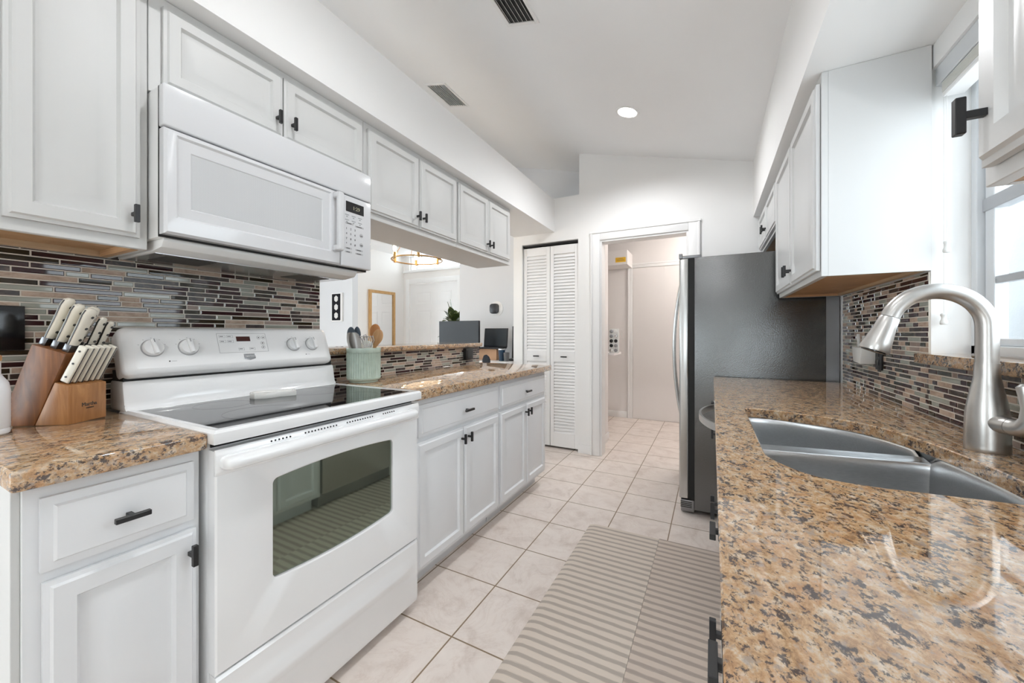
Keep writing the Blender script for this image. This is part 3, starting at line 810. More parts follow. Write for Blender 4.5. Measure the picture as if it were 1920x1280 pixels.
for cx, cy, r_ in ((-1.25, .70, .105), (-1.25, 1.05, .085), (-1.49, .70, .08), (-1.49, 1.05, .105)):
    b = B(); ring(cx, cy, r_, r_ + .0016, .9196, .91985, 'burner'); b.build('burner_ring', gt)
# backguard: lower sloped riser, black slot, tilted console
b = B()
def guard_profile(ps, y0, y1, m_, bev): b.prism(ps, y0, y1, m_, 'y', bev)
guard_profile([(-1.742, .916), (-1.615, .916), (-1.630, .936), (-1.645, 1.013), (-1.742, 1.013)], .492, 1.250, 'appl', .009)
b.build('backguard_riser', t)
b = B(); b.box((-1.735, .497, 1.000), (-1.650, 1.240, 1.045), 'gap'); b.build('backguard_slot', t)
fa = Vector((-1.618, 0, 1.050)); fb = Vector((-1.668, 0, 1.182)); ev = (fb - fa).normalized(); ew = Vector((ev.z, 0, -ev.x))
XC = Matrix(((0, ev.x, ew.x, fa.x), (1, 0, 0, 0), (0, ev.z, ew.z, fa.z), (0, 0, 0, 1)))
def rrect(u0, u1, v0, v1, r, w, n=7):
    P = []
    for cx, cy, a0 in ((u1 - r, v0 + r, -90), (u1 - r, v1 - r, 0), (u0 + r, v1 - r, 90), (u0 + r, v0 + r, 180)):
        for q in range(n): a = radians(a0 + 90 * q / (n - 1)); P.append(Vector((cx + r * cos(a), cy + r * sin(a), w)))
    return P
b = B(); U0, U1, V0, V1 = .488, 1.228, -.020, .150
b.loft([rrect(U0 + .004, U1 - .004, V0 + .004, V1 - .004, .020, -.070), rrect(U0, U1, V0, V1, .024, -.022), rrect(U0 + .002, U1 - .002, V0 + .002, V1 - .002, .023, -.014), rrect(U0 + .008, U1 - .008, V0 + .007, V1 - .007, .019, -.008), rrect(U0 + .030, U1 - .030, V0 + .022, V1 - .016, .010, -.0005), rrect(U0 + .034, U1 - .034, V0 + .025, V1 - .019, .008, 0)], 'appl', X=XC)
bgp = b.build('backguard_console', t)
def knob_dial(y, v, turn):
    k = B(); X = XC @ Matrix.Translation((y, v, 0))
    k.lathe([(.0305, 0), (.0305, .0012), (.0285, .0016)], 'grey_mark', X); k.lathe([(.0275, .001), (.0275, .012), (.0255, .0155), (.010, .017)], 'appl', X)
    k.box((-.006, -.025, .014), (.006, .025, .028), 'appl', .003, 2, X=X @ Matrix.Rotation(turn, 4, 'Z')); k.box((-.0012, .012, .0275), (.0012, .024, .0285), 'grey_text', X=X @ Matrix.Rotation(turn, 4, 'Z'))
    return k.build('control_knob', t)
for y in (.566, .664, 1.046, 1.133): knob_dial(y, .070, .12)
b = B(); X = XC
def rr(u0, u1, v0, v1, e, w_, m_):
    b.box((u0, v0, 0), (u1, v0 + e, w_), m_, X=X); b.box((u0, v1 - e, 0), (u1, v1, w_), m_, X=X); b.box((u0, v0, 0), (u0 + e, v1, w_), m_, X=X); b.box((u1 - e, v0, 0), (u1, v1, w_), m_, X=X)
rr(.757, .935, .043, .122, .0012, .0006, 'grey_mark'); b.build('panel_outline', bgp); b = B()
for u, v in ((.764, .104), (.790, .104), (.764, .084), (.790, .084)): b = B(); rr(u, u + .021, v, v + .011, .0006, .0006, 'grey_mark'); b.box((u + .003, v + .004, 0), (u + .014, v + .007, .0007), 'grey_text', X=X); b.build('key_marking', bgp)
for u in (.824, .864): b = B(); rr(u, u + .020, .051, .062, .0006, .0006, 'grey_mark'); b.box((u + .003, .056, 0), (u + .014, .059, .0007), 'grey_text', X=X); b.build('key_marking', bgp)
for u, v in ((.906, .104), (.924, .104), (.917, .080), (.917, .062)):
    b = B(); b.lathe([(.0062, 0), (.0074, 0), (.0074, .0007), (.0062, .0007)], 'grey_mark', X @ Matrix.Translation((u, v, 0)), 24, capb=False, capt=False); b.box((u - .002, v - .002, 0), (u + .002, v + .002, .0007), 'dark_text', X=X); b.build('round_key_marking', bgp)
for y in (.566, .664, 1.046, 1.133):
    b = B()
    for a in (-70, -35, 0, 35, 70): b.box((y + .036 * sin(radians(a)) - .0018, .070 + .036 * cos(radians(a)) - .0008, 0), (y + .036 * sin(radians(a)) + .0018, .070 + .036 * cos(radians(a)) + .0008, .0005), 'grey_mark', X=X)
    b.build('dial_marks', bgp)
for y in (.605, 1.095): b = B(); b.cyl(X @ Vector((y, .022, -.001)), X @ Vector((y, .022, .001)), .0022, 'dark_text', n=12); b.box((y + .006, .0212, 0), (y + .020, .0225, .0005), 'grey_mark', X=X); b.build('indicator_mark', bgp)
b = B(); b.box((.822, .089, 0), (.872, .109, .001), 'red_display', X=X); b.build('clock_display', bgp)
b = B(); b.prism([(.838, .036), (.838, .016), (.8585, .0105), (.879, .016), (.879, .036)], 0, .0016, 'hinge', 'z', .0004, X=X)
b.prism([(.841, .0335), (.841, .0180), (.8585, .0135), (.876, .0180), (.876, .0335)], .0015, .0018, 'grey_text', 'z', X=X)
b.text('MAYTAG', .0082, 'appl', X @ Matrix.Translation((.8585, .0255, .002))); b.build('badge', bgp)
# oven door
b = B()
oy0, oy1 = .500, 1.240
wys = [.642, .6428, .6455, .650, .656] + [.656 + (1.086 - .656) * i / 12 for i in range(1, 12)] + [1.086, 1.092, 1.0965, 1.0992, 1.100]
def rc(y):
    d = min(y - .642, 1.100 - y); r = .014
    return 0 if d >= r else -r + math.sqrt(max(0, r * r - (r - d) ** 2))
win_t = [(y, .752 + .012 * (1 - ((y - .871) / .229) ** 2) + rc(y)) for y in wys]
win_b = [(y, .470 - .014 * (1 - ((y - .871) / .229) ** 2) - rc(y)) for y in wys]
NW = len(wys)
# outline loops matching the window loop point for point
wl = [Vector((0, y, z)) for y, z in win_b] + [Vector((0, y, z)) for y, z in reversed(win_t)]
ol = [Vector((0, oy0 + (oy1 - oy0) * (y - .642) / .458, .302)) for y in wys] + [Vector((0, oy0 + (oy1 - oy0) * (y - .642) / .458, .868)) for y in reversed(wys)]
def at(L, x, s=0.0):
    c = Vector((0, .87, .585)); return [Vector((x, p.y + (s if p.y < c.y else -s), p.z + (s if p.z < c.z else -s))) for p in L]
b.loft([at(ol, -1.138), at(ol, -1.104), at(ol, -1.100, .004), at(wl, -1.099, -.004), at(wl, -1.102), at(wl, -1.112)], 'appl', cap1=False)
od = b.build('oven_door', t)
b = B(); b.prism([(p.y, p.z) for p in at(wl, 0, .001)], -1.113, -1.109, 'oven_glass', 'x'); b.build('oven_window', od)
b = B()
b.prism([(-1.104, .806), (-1.097, .806), (-1.094, .815), (-1.094, .858), (-1.098, .872), (-1.104, .872)], .498, 1.242, 'appl', 'y', .0015)
b.build('door_top_trim', od)
b = B()
loops = []
for y, s_ in ((.507, .25), (.508, .55), (.512, .80), (.520, .95), (.532, 1), (1.184, 1), (1.198, .95), (1.206, .80), (1.210, .55), (1.211, .25)):
    loops.append([Vector((-1.094 + .037 * s_ * max(0, cos(2 * pi * q / 20)) ** .7 - (.002 if cos(2 * pi * q / 20) <= 0 else 0), y, .837 + .0185 * s_ * (abs(sin(2 * pi * q / 20)) ** .7) * (1 if sin(2 * pi * q / 20) > 0 else -1))) for q in range(20)])
b.loft(loops, 'appl'); b.build('oven_handle', od)
for y0, n in ((.634, 6), (.735, 11), (.885, 11), (1.045, 6)):
    b = B()
    for i in range(n): b.ball((-1.0945, y0 + i * .0108, .8625), .0030, 'gap', (.8, .8, .9), 8)
    b.build('vent_slots', od)
b = B()
dp = [(-1.138, .296), (-1.106, .296), (-1.100, .288), (-1.100, .250), (-1.097, .232), (-1.083, .212), (-1.084, .200), (-1.094, .178), (-1.100, .160), (-1.100, .060), (-1.104, .042), (-1.138, .042)]
dl = lambda y, f: [Vector((x if not f else min(x, -1.100), y, z)) for x, z in dp]
b.loft([dl(.502, 1), dl(.530, 1), dl(.60, 0), dl(1.14, 0), dl(1.21, 1), dl(1.238, 1)], 'appl'); b.build('storage_drawer', t)
b = B(); b.box((-1.1352, .60, .876), (-1.1335, .80, .8835), 'pink_label'); b.build('paper_strip', t)
b = B()
pts = [(-.070, -.022), (-.055, -.042), (-.020, -.049), (.008, -.040), (.030, -.029), (.082, -.028), (.084, .028), (.030, .029), (.008, .040), (-.020, .049), (-.055, .042), (-.070, .022)]
XS = Matrix.Translation((-1.515, .878, .9199)) @ Matrix.Rotation(radians(62), 4, 'Z')
sp = lambda s, z: [XS @ Vector((x * s, y * s, z)) for x, y in pts]
b.loft([sp(.97, 0), sp(1, .004), sp(1, .016), sp(.96, .020), sp(.86, .019), sp(.78, .013)], 'ceramic')
tag(b.build('spoon_rest', None, (-1.515, .878, .92)), 'white ceramic spoon rest lying on the black glass cooktop', 'spoon rest')
# ================================================================== left run: base cabinets and counters
BX = -1.155
def base_cab(label, y0, y1, drawers, doors, group, end=False):
    t = thing('base_cabinet', label, 'cabinet', (-1.45, (y0 + y1) / 2, 0), 0, group)
    b = B(); xb = -1.73
    b.box((xb, y0, .10), (BX - .02, y1, .873), 'cab_brightened'); b.box((BX - .02, y0, .10), (BX, y1, .873), 'cab_brightened', .0015, 1)
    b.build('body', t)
    b = B(); b.box((xb, y0 + .004, 0), (-1.235, y1 - .004, .10), 'cab_brightened'); b.build('toe_kick', t)
    if end:
        b = B(); b.box((xb, y0 - .012, 0), (BX - .006, y0, .873), 'cab', .001, 1); b.build('end_panel', t)
    for (a, c) in drawers:
        d = B(); d.rectloft(a, c, .702, .846, DRAWER, 'cab_brightened', frame_x(BX + .0005, 1)); dd = d.build('drawer', t)
        knob((a + c) / 2, .768, BX + .0195, 1, True, .058 if c - a < .3 else .075).build('handle', dd)
    for (a, c, ky) in doors:
        d = B(); d.rectloft(a, c, .122, .680, DOOR, 'cab_brightened', frame_x(BX + .0005, 1)); dd = d.build('door', t)
        knob(ky, .626, BX + .0195, 1).build('knob', dd)
    return t
base_cab('white base cabinet with one drawer and one door, nearest the camera left of the range', .207, .489, [(.228, .474)], [(.231, .478, .462)], 'range-side base cabinets', True)
base_cab('white base cabinet with a drawer over two doors, right next to the range', 1.262, 2.011, [(1.298, 2.002)], [(1.284, 1.636, 1.610), (1.641, 2.000, 1.668)], 'range-side base cabinets')
base_cab('white two-door base cabinet with drawer, at the far end near the louvred closet', 2.013, 2.745, [(2.026, 2.720)], [(2.024, 2.385, 2.362), (2.390, 2.720, 2.414)], 'range-side base cabinets')

def slab(lo, hi, bev=.006):
    b = B(); b.box(lo, hi, 'granite', bev, 3); return b
o = slab((-1.760, .188, .874), (-1.118, .492, .914)).build('countertop', None, (-1.44, .34, .874)); tag(o, 'short tan granite countertop under the knife block', 'countertop')
b = B(); b.prism([(-1.735, 1.256), (-1.118, 1.256), (-1.118, 2.80), (-1.772, 2.80), (-1.772, 2.717), (-1.735, 2.717)], .874, .914, 'granite', 'z', .006)
o = b.build('countertop', None, (-1.44, 2.03, .874)); tag(o, 'long tan granite countertop running from the range toward the louvred closet', 'countertop')
o = slab((-2.12, 1.268, 1.056), (-1.70, 2.712, 1.086)).build('bar_top', None, (-1.9, 2.0, 1.056)); tag(o, 'raised tan granite bar ledge above the small mosaic half wall', 'countertop')

# outlets on the mosaic
def outlet(name, x, sgn, yc, zc, w, h, mat, label, cat, toggles, depth=.008):
    t = thing(name, label, cat, (x, yc, zc))
    b = B(); X = frame_x(x, sgn)
    b.box((yc - w / 2, zc - h / 2, 0), (yc + w / 2, zc + h / 2, depth), mat, .002, 2, X=X); b.build('cover_plate', t)
    b = B()
    for (u, v, hw, hh) in toggles: b.box((yc + u - hw, zc + v - hh, depth - .001), (yc + u + hw, zc + v + hh, depth + .0025), mat, .001, 1, X=X)
    b.build('receptacle', t); return t
outlet('wall_outlet', -1.7575, 1, .236, 1.180, .170, .126, 'blackgloss', 'glossy black outlet plate on the mosaic beside the white jar', 'outlet', [(.02, 0, .018, .034), (-.045, 0, .018, .034)])
outlet('wall_outlet', -1.7325, 1, 2.525, 1.000, .098, .090, 'black', 'dark square plug box at the far end of the bar mosaic', 'outlet', [(0, 0, .03, .03)], .03)
outlet('wall_switch', -1.7325, 1, 1.555, .978, .085, .105, 'blackgloss', 'black switch plate on the bar mosaic half hidden behind the utensil crock', 'switch', [(0, 0, .012, .03)])

# ================================================================== knife block and knives
KB = Vector((-1.60, .372, .914)); th_ = math.atan2(.165, -.107)  # row direction of the front face: (-.061,.090) normalised
rowd = Vector((-1.620 + 1.559, .450 - .360, 0)).normalized(); back = Vector((-rowd.y, rowd.x, 0))  # back points away from the front face
if back.x > 0: back = -back
# local axes: u along the front face, w toward the back, z up.   origin = front-left bottom corner
O_ = Vector((-1.559, .360, .914))
XK = Matrix(((rowd.x, back.x, 0, O_.x), (rowd.y, back.y, 0, O_.y), (0, 0, 1, O_.z), (0, 0, 0, 1)))
t = thing('knife_block', 'acacia wood knife block full of cream-handled knives beside the range', 'knife block', tuple(O_))
wB = .110
b = B(); b.prism([(0.0, 0), (0.0, .106), (.034, .117), (.0815, 0)], 0, wB, 'acacia2', 'x', .002, X=XK); b.build('front_block', t)
b = B(); b.prism([(.083, 0), (.006, .194), (.089, .222), (.138, .085), (.138, 0)], 0, wB, 'acacia', 'x', .002, X=XK); b.build('main_block', t)
b = B(); b.text('Martha', .0155, 'dark_text', XK @ Matrix(((1, 0, 0, .058), (0, 0, -1, -.0004), (0, 1, 0, .048), (0, 0, 0, 1)))); b.text('STEWART', .0052, 'dark_text', XK @ Matrix(((1, 0, 0, .060), (0, 0, -1, -.0004), (0, 1, 0, .0375), (0, 0, 0, 1)))); b.build('lettering', t)

# knife template: local z along the handle (away from the block), x = thickness, y = handle depth
def knife(name, label, cat, group, u, w0, z0, L, W_, T, rivets, steak=False):
    ax = Vector((0, -.44, .898)).normalized()   # handle axis in block frame (leans to the front)
    t = bpy.data.objects.new(name, None); COL.objects.link(t); t.empty_display_size = .02
    ex = Vector((1, 0, 0)); ey = ax.cross(ex)
    if not steak: ex, ey = ey, -ex
    R_ = Matrix(((ex.x, ey.x, ax.x, u), (ex.y, ey.y, ax.y, w0), (ex.z, ey.z, ax.z, z0), (0, 0, 0, 1)))
    t.matrix_basis = XK @ R_; tag(t, label, cat, group)
    def put(bld, nm, par=t):
        me = bpy.data.meshes.new(nm); bld.bm.to_mesh(me); bld.bm.free()
        for m_ in bld.mats: me.materials.append(m_)
        for p in me.polygons: p.use_smooth = True
        me.set_sharp_from_angle(angle=radians(40)); o = bpy.data.objects.new(nm, me); COL.objects.link(o); o.parent = par; return o
    hb = B()
    def sec(z, w_, t_, off=0):
        n = 22; return [Vector((t_ * .5 * cos(2 * pi * q / n) * (1 if abs(cos(2 * pi * q / n)) < .8 else .92), off + w_ * .5 * sin(2 * pi * q / n), z)) for q in range(n)]
    e = 0 if steak else .018
    if steak:
        hb.box((-T / 2, -W_ / 2, 0), (T / 2, W_ / 2, L), 'cream', .0035, 3)
    else:
        hb.loft([sec(e, W_ * .86, T * .9), sec(L * .25, W_ * .92, T, 0), sec(L * .6, W_, T * 1.05, .001), sec(L * .85, W_ * 1.12, T * 1.05, .002), sec(L * .96, W_ * .95, T * .95, .002), sec(L, W_ * .45, T * .5, .002)], 'cream')
    h = put(hb, 'handle')
    tb = B()
    if steak: tb.box((-.0013, -W_ / 2 - .0012, 0), (.0013, W_ / 2 + .0012, L * .985), 'rivet', .0006, 1)
    else: tb.loft([[Vector((sx * .0015, (f_ * W_ * .5 + .0014) * sy + o2, z_)) for sx, sy in ((-1, -1), (1, -1), (1, 1), (-1, 1))] for z_, f_, o2 in ((e, .86, 0), (L * .25, .92, 0), (L * .6, 1, .001), (L * .85, 1.12, .002), (L * .96, .95, .002))], 'rivet')
    put(tb, 'tang')
    for f in rivets: rb = B(); rb.cyl((-T / 2 - .0012, 0, L * f), (T / 2 + .0012, 0, L * f), .0036 if not steak else .0028, 'rivet', n=12); put(rb, 'rivet')
    if not steak:
        bb = B(); bb.box((-T * .42, -W_ * .43, -.004), (T * .42, W_ * .43, e + .001), 'bolster', .002, 2); put(bb, 'bolster')
    return t
G1 = 'large knives in the top of the block'
def topz(w): return .194 + (w - .006) * .337
big = [(.026, .078, .140, .030, .020, 'large cream-handled knife at the rear of the near row, closest to the black outlet'),
       (.026, .050, .132, .030, .020, 'large cream-handled knife in the middle of the near row in the block top'),
       (.026, .020, .130, .032, .021, 'large cream-handled knife at the front of the near row, just above the steak knives'),
       (.0645, .046, .128, .034, .021, 'broad cream handle standing behind the front large knife of the block'),
       (.077, .022, .104, .022, .015, 'slim cream-handled knife, second from the range in the block top'),
       (.1015, .018, .094, .019, .014, 'smallest cream-handled knife of the block top, closest to the range')]
for u, w, L, W_, T, lab in big: knife('kitchen_knife', lab, 'knife', G1, u, w, topz(w) + .0045, L, W_, T, (.28, .55, .82))
ordl = ['first steak knife of the lower row, closest to the camera', 'second steak knife of the lower row, counted from the camera', 'third steak knife of the lower row, counted from the camera',
        'fourth steak knife of the lower row, counted from the camera', 'fifth steak knife of the lower row, counted from the camera', 'last steak knife of the lower row, closest to the range']
sk = None
for i in range(6):
    u = .012 + i * .0172
    if sk is None: sk = knife('steak_knife', ordl[0], 'knife', 'steak knives in the lower row of the block', u, .019, .1165, .109, .022, .0115, (.15, .52, .86), True)
    else:
        c = sk.copy(); COL.objects.link(c); c.matrix_basis = XK @ Matrix.Translation((u - .012, 0, 0)) @ XK.inverted() @ sk.matrix_basis; c['label'] = ordl[i]
        for ch in sk.children:
            d = ch.copy(); COL.objects.link(d); d.parent = c

# white bottle-shaped jar at the picture's edge
t = thing('storage_jar', 'white ceramic jar with wooden lid beside the knife block', 'jar', (-1.575, .225, .914))
X = Matrix.Translation((-1.575, .225, .914))
b = B(); b.lathe([(.036, 0), (.040, .004), (.041, .012), (.039, .016), (.041, .020), (.041, .108), (.038, .128), (.028, .146), (.026, .150), (.026, .182), (.022, .182)], 'jar', X); b.build('jar_body', t)
b = B(); b.lathe([(.0262, .182), (.0275, .185), (.0275, .194), (.025, .197)], 'spoon_wood', X); b.build('lid', t)

# ================================================================== utensil crock
CC = Vector((-1.600, 1.395, .914))
M['crock'] = plain('sage_green_glaze', (.47, .565, .49), .10, var=.12, vscale=25)
b = B(); b.lathe([(.066, 0), (.070, .002), (.070, .008), (.080, .014), (.083, .022), (.083, .024), (.083, .150), (.083, .152), (.085, .168), (.084, .176), (.079, .176), (.077, .165), (.076, .02)], 'crock', Matrix.Translation(CC), 264, (.023, .151, .0032, 44), True, True)
b.bm.normal_update()
tag(b.build('utensil_crock', None, tuple(CC)), 'sage green ribbed ceramic crock holding cooking utensils', 'crock')
def pt(dx, dy, z): return CC + Vector((dx, dy, z))
# dx, dy run in the view frame: right = (.886,.4645), toward camera = (.4645,-.886)
VR = Vector((.8856, .4645, 0)); VT = Vector((.4645, -.8856, 0))
def ut(name, label, cat): return thing(name, label, cat, tuple(CC + Vector((0, 0, .022))), 0, 'utensils in the green crock')
def vp(r, tw, z): return CC + VR * r + VT * tw + Vector((0, 0, z))
def blade(bld, base, tip, w, mat, thick=.006, shape=(.35, .8, 1, .95, .75, .4), side=None):
    base = Vector(base); tip = Vector(tip); d = (tip - base); sd = (side or VR).copy(); sd = (sd - d.normalized() * sd.dot(d.normalized())).normalized(); nn = d.normalized().cross(sd)
    loops = []; n = 14; s0 = shape[0]
    for i in range(17):
        q = sin(pi / 2 * i / 16); s_ = s0 + (1 - s0) * (3 * (q / .62) ** 2 - 2 * (q / .62) ** 3) if q < .62 else math.sqrt(max(.0004, 1 - ((q - .62) / .38) ** 2))
        cc = base + d * q; loops.append([cc + sd * (w * s_ * cos(2 * pi * k / n)) + nn * (thick * .5 * max(.25, s_) * sin(2 * pi * k / n)) for k in range(n)])
    bld.loft(loops, mat)
def utensil(label, name, cat, foot, neck, tip, w, hm, bm_, shape=(.35, .8, 1, .95, .75, .4), th=.007):
    t = ut(name, label, cat)
    b = B(); b.tube([foot, neck], [.005, .005], hm, 10); b.build('handle', t)
    b = B(); blade(b, neck, tip, w, bm_, th, shape); b.build('head', t)
utensil('dark blue-grey silicone spatula, outermost on the range side of the crock', 'spatula', 'spatula', vp(.01, .0, .026), vp(-.056, .005, .165), vp(-.066, .005, .284), .023, 'slate', 'slate', (.5, .9, 1, 1, .95, .7, .3))
utensil('dark blue-grey silicone spatula half hidden behind the outermost one', 'spatula', 'spatula', vp(.02, -.02, .026), vp(-.042, -.025, .165), vp(-.046, -.027, .286), .019, 'slate', 'slate', (.5, .9, 1, 1, .95, .7, .3))
t = ut('kitchen_tongs', 'steel scallop-edged tongs standing at the front of the crock', 'tongs')
for sgn in (-1, 1):
    b = B(); b.tube([vp(.01 + sgn * .004, .03, .026), vp(-.026 + sgn * .008, .038, .165)], .005, 'steel', 8, flat=.5)
    P = []
    for i in range(9):
        q = i / 8; wq = .030 * (.45 + .55 * sin(pi * min(1, q * .72 + .15))) * (1 if q < .95 else .7)
        c = vp(-.026 - .018 * q + sgn * .006, .038, .160 + .095 * q)
        P.append([c + VR * (wq * s_) + VT * (.010 * (1 - s_ * s_)) * sgn + Vector((0, 0, .003 * (i % 2) * abs(s_))) for s_ in (-1, -.6, -.2, .2, .6, 1)])
    b.quadgrid(P, 'nickel', .0015); b.build('jaw', t)
utensil('orange-brown wooden spoon, taller of the two in the crock', 'wooden_spoon', 'spoon', vp(-.03, -.01, .026), vp(.038, -.03, .195), vp(.050, -.035, .300), .029, 'spoon_dark', 'spoon_dark', (.2, .7, .98, 1, .85, .4), .012)
utensil('pale wooden spoon, leaning out on the bar side of the crock', 'wooden_spoon', 'spoon', vp(-.04, .0, .026), vp(.050, -.006, .165), vp(.080, -.008, .272), .028, 'spoon_wood', 'spoon_wood', (.2, .7, .98, 1, .85, .4), .012)
t = ut('pasta_server', 'steel pasta server with bent wire prongs in front of the wooden spoons', 'utensil')
b = B(); b.tube([vp(-.03, .02, .026), vp(.028, .04, .165)], .005, 'steel', 8); b.build('handle', t)
b = B(); blade(b, vp(.026, .04, .150), vp(.038, .044, .215), .030, 'cream', .008, (.7, 1, 1, .95)); hd_s = b.build('head', t)
for i in range(7):
    r_ = .008 + i * .0105; b = B(); b.tube([vp(.018 + r_ * .5, .046, .180), vp(r_, .048, .215), vp(r_ - .008, .046, .238), vp(r_ - .018, .042, .230)], .0021, 'steel', 6); b.build('prong', hd_s)
t = ut('wire_masher', 'bent steel wire masher leaning at the middle of the crock', 'utensil')
b = B(); b.tube([vp(-.03, .03, .03), vp(-.020, .035, .165), vp(-.006, .035, .215), vp(.004, .035, .224), vp(.010, .035, .205), vp(.018, .035, .214), vp(.012, .035, .240), vp(.022, .035, .246), vp(.034, .036, .206)], .0026, 'steel', 8); b.build('wire', t)
# ================================================================== rug
def strip(name, mat, y0, y1, prof, parent):
    P = [[Vector((x, y0 + (y1 - y0) * j / 40, z)) for x, z in prof] for j in range(41)]
    b = B(); b.loft([[Vector((x, y, z)) for x, z in prof] for y in (y0, y1)], mat); return b.build(name, parent)
t = thing('kitchen_mat', 'cushioned beige and taupe striped mat on the tile floor in front of the sink', 'mat', (-.31, 1.3, 0))
left_prof = [(-.658, .0005), (-.262, .0005), (-.262, .0150), (-.600, .0150), (-.625, .0135), (-.645, .0085), (-.658, .0025)]
strip('left_half', 'matL', -.2, 2.27, left_prof, t)
strip('right_half', 'matR', -.2, 2.275, [(-.261, .0005), (.10, .0005), (.10, .0152), (-.261, .0152)], t)
# ================================================================== right run: base units under the sink counter
RX = .046   # face frame
def r_base(label, y0, y1, drawers, doors, name='base_cabinet', cat='cabinet'):
    t = thing(name, label, cat, (.35, (y0 + y1) / 2, 0), 0, 'sink-side base cabinets')
    b = B()
    b.box((RX, y0, .10), (RX + .018, y1, .856), 'cab_brightened', .0015, 1)
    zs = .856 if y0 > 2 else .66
    b.box((RX + .018, y0, .10), (.625, y0 + .014, zs), 'cab_brightened'); b.box((RX + .018, y1 - .014, .10), (.625, y1, zs), 'cab_brightened'); b.box((RX + .018, y0 + .014, .10), (.625, y1 - .014, .115), 'cab_brightened')
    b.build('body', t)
    b = B(); b.box((.13, y0 + .004, 0), (.148, y1 - .004, .10), 'cab_brightened'); b.build('toe_kick', t)
    for (a, c, ks) in drawers:
        d = B(); d.rectloft(a, c, .702, .838, DRAWER, 'cab_brightened', frame_x(RX - .0005, -1)); dd = d.build('drawer', t)
        if ks: knob((a + c) / 2, .768, RX - .0195, -1, True, .06).build('handle', dd)
    for (a, c, ky) in doors:
        d = B(); d.rectloft(a, c, .122, .680, DOOR, 'cab_brightened', frame_x(RX - .0005, -1)); dd = d.build('door', t)
        knob(ky, .626, RX - .0195, -1).build('knob', dd)
    return t
r_base('white base cabinet with two doors under the near end of the sink counter', .30, 1.02, [(.32, .722, True), (.735, 1.0, True)], [(.32, .725, .700), (.73, 1.0, .775)])
r_base('white sink cabinet with two doors between the dishwasher and the near cabinet', 1.022, 1.622, [(1.04, 1.605, False)], [(1.04, 1.335, 1.310), (1.34, 1.605, 1.366)])
r_base('narrow white base cabinet with drawer between the dishwasher and the refrigerator', 2.262, 2.670, [(2.28, 2.65, True)], [(2.28, 2.65, 2.31)])
t = thing('dishwasher', 'dishwasher under the sink counter with a bowed steel bar handle', 'dishwasher', (.35, 1.94, 0))
b = B(); b.box((.08, 1.632, .02), (.62, 2.255, .850), 'hinge'); b.build('body', t)
b = B(); b.box((.040, 1.634, .11), (.079, 2.253, .850), 'fridge_door', .004); dw = b.build('door', t)
b = B()
hb_ = []
for i in range(17):
    q = i / 16; hb_.append((.030 - .078 * sin(pi * q) ** .7, 1.66 + .50 * q, .80))
loops = []
for i, p in enumerate(hb_):
    loops.append([Vector((p[0] - .004, p[1], .786)), Vector((p[0] + .005, p[1], .786)), Vector((p[0] + .005, p[1], .814)), Vector((p[0] - .004, p[1], .814))])
b.loft(loops, 'nickel'); b.cyl((.041, 1.662, .80), (.028, 1.662, .80), .014, 'blackgloss'); b.cyl((.041, 2.158, .80), (.028, 2.158, .80), .014, 'blackgloss'); b.build('handle', dw)

# ---- counter with the sink cut-out
TZ0, TZ1 = .866, .897
hole0 = [(.104, 1.03), (.1035, 1.30), (.103, 1.50), (.103, 1.590), (.106, 1.602), (.130, 1.603), (.174, 1.600), (.25, 1.580), (.338, 1.540), (.412, 1.475), (.452, 1.38), (.480, 1.27), (.494, 1.15), (.499, 1.05), (.499, .96), (.499, .912), (.486, .903), (.41, .900), (.33, .892), (.26, .884), (.19, .889), (.150, .916), (.120, .965), (.107, 1.00)]
def chaikin(P, n):
    for _ in range(n):
        Q = []
        for i in range(len(P)):
            a = Vector(P[i]); c = Vector(P[(i + 1) % len(P)]); Q += [a * .75 + c * .25, a * .25 + c * .75]
        P = Q
    return P
hole = [Vector((p[0], p[1])) for p in chaikin([Vector(p) for p in hole0], 2)]
outer = [(.008, -.45), (.632 - .005, -.45), (.632 - .005, 2.668), (.008, 2.668)]
t_ = bmesh.new()
def loop_edges(P, z):
    V = [t_.verts.new((p[0], p[1], z)) for p in P]
    return V, [t_.edges.new((V[i], V[(i + 1) % len(V)])) for i in range(len(V))]
Vo, Eo = loop_edges(outer, TZ1); Vh, Eh = loop_edges(hole, TZ1)
bmesh.ops.triangle_fill(t_, use_beauty=True, use_dissolve=False, edges=Eo + Eh)
fs = list(t_.faces)
for f in fs:
    if f.normal.z < 0: f.normal_flip()
ext = bmesh.ops.extrude_face_region(t_, geom=fs)
for v in [g_ for g_ in ext['geom'] if isinstance(g_, bmesh.types.BMVert)]: v.co.z = TZ0
bmesh.ops.recalc_face_normals(t_, faces=t_.faces)
sharp = [e for e in t_.edges if len(e.link_faces) == 2 and e.calc_face_angle(0) > 1.2 and all(v.co.z > TZ1 - .001 for v in e.verts)]
bmesh.ops.bevel(t_, geom=sharp, offset=.0022, segments=1, profile=.5, affect='EDGES')
b = B(); b.merge(t_, 'granite')
tag(b.build('countertop', None, (.32, 1.2, TZ0), 30), 'large tan granite sink countertop filling the lower right', 'countertop')

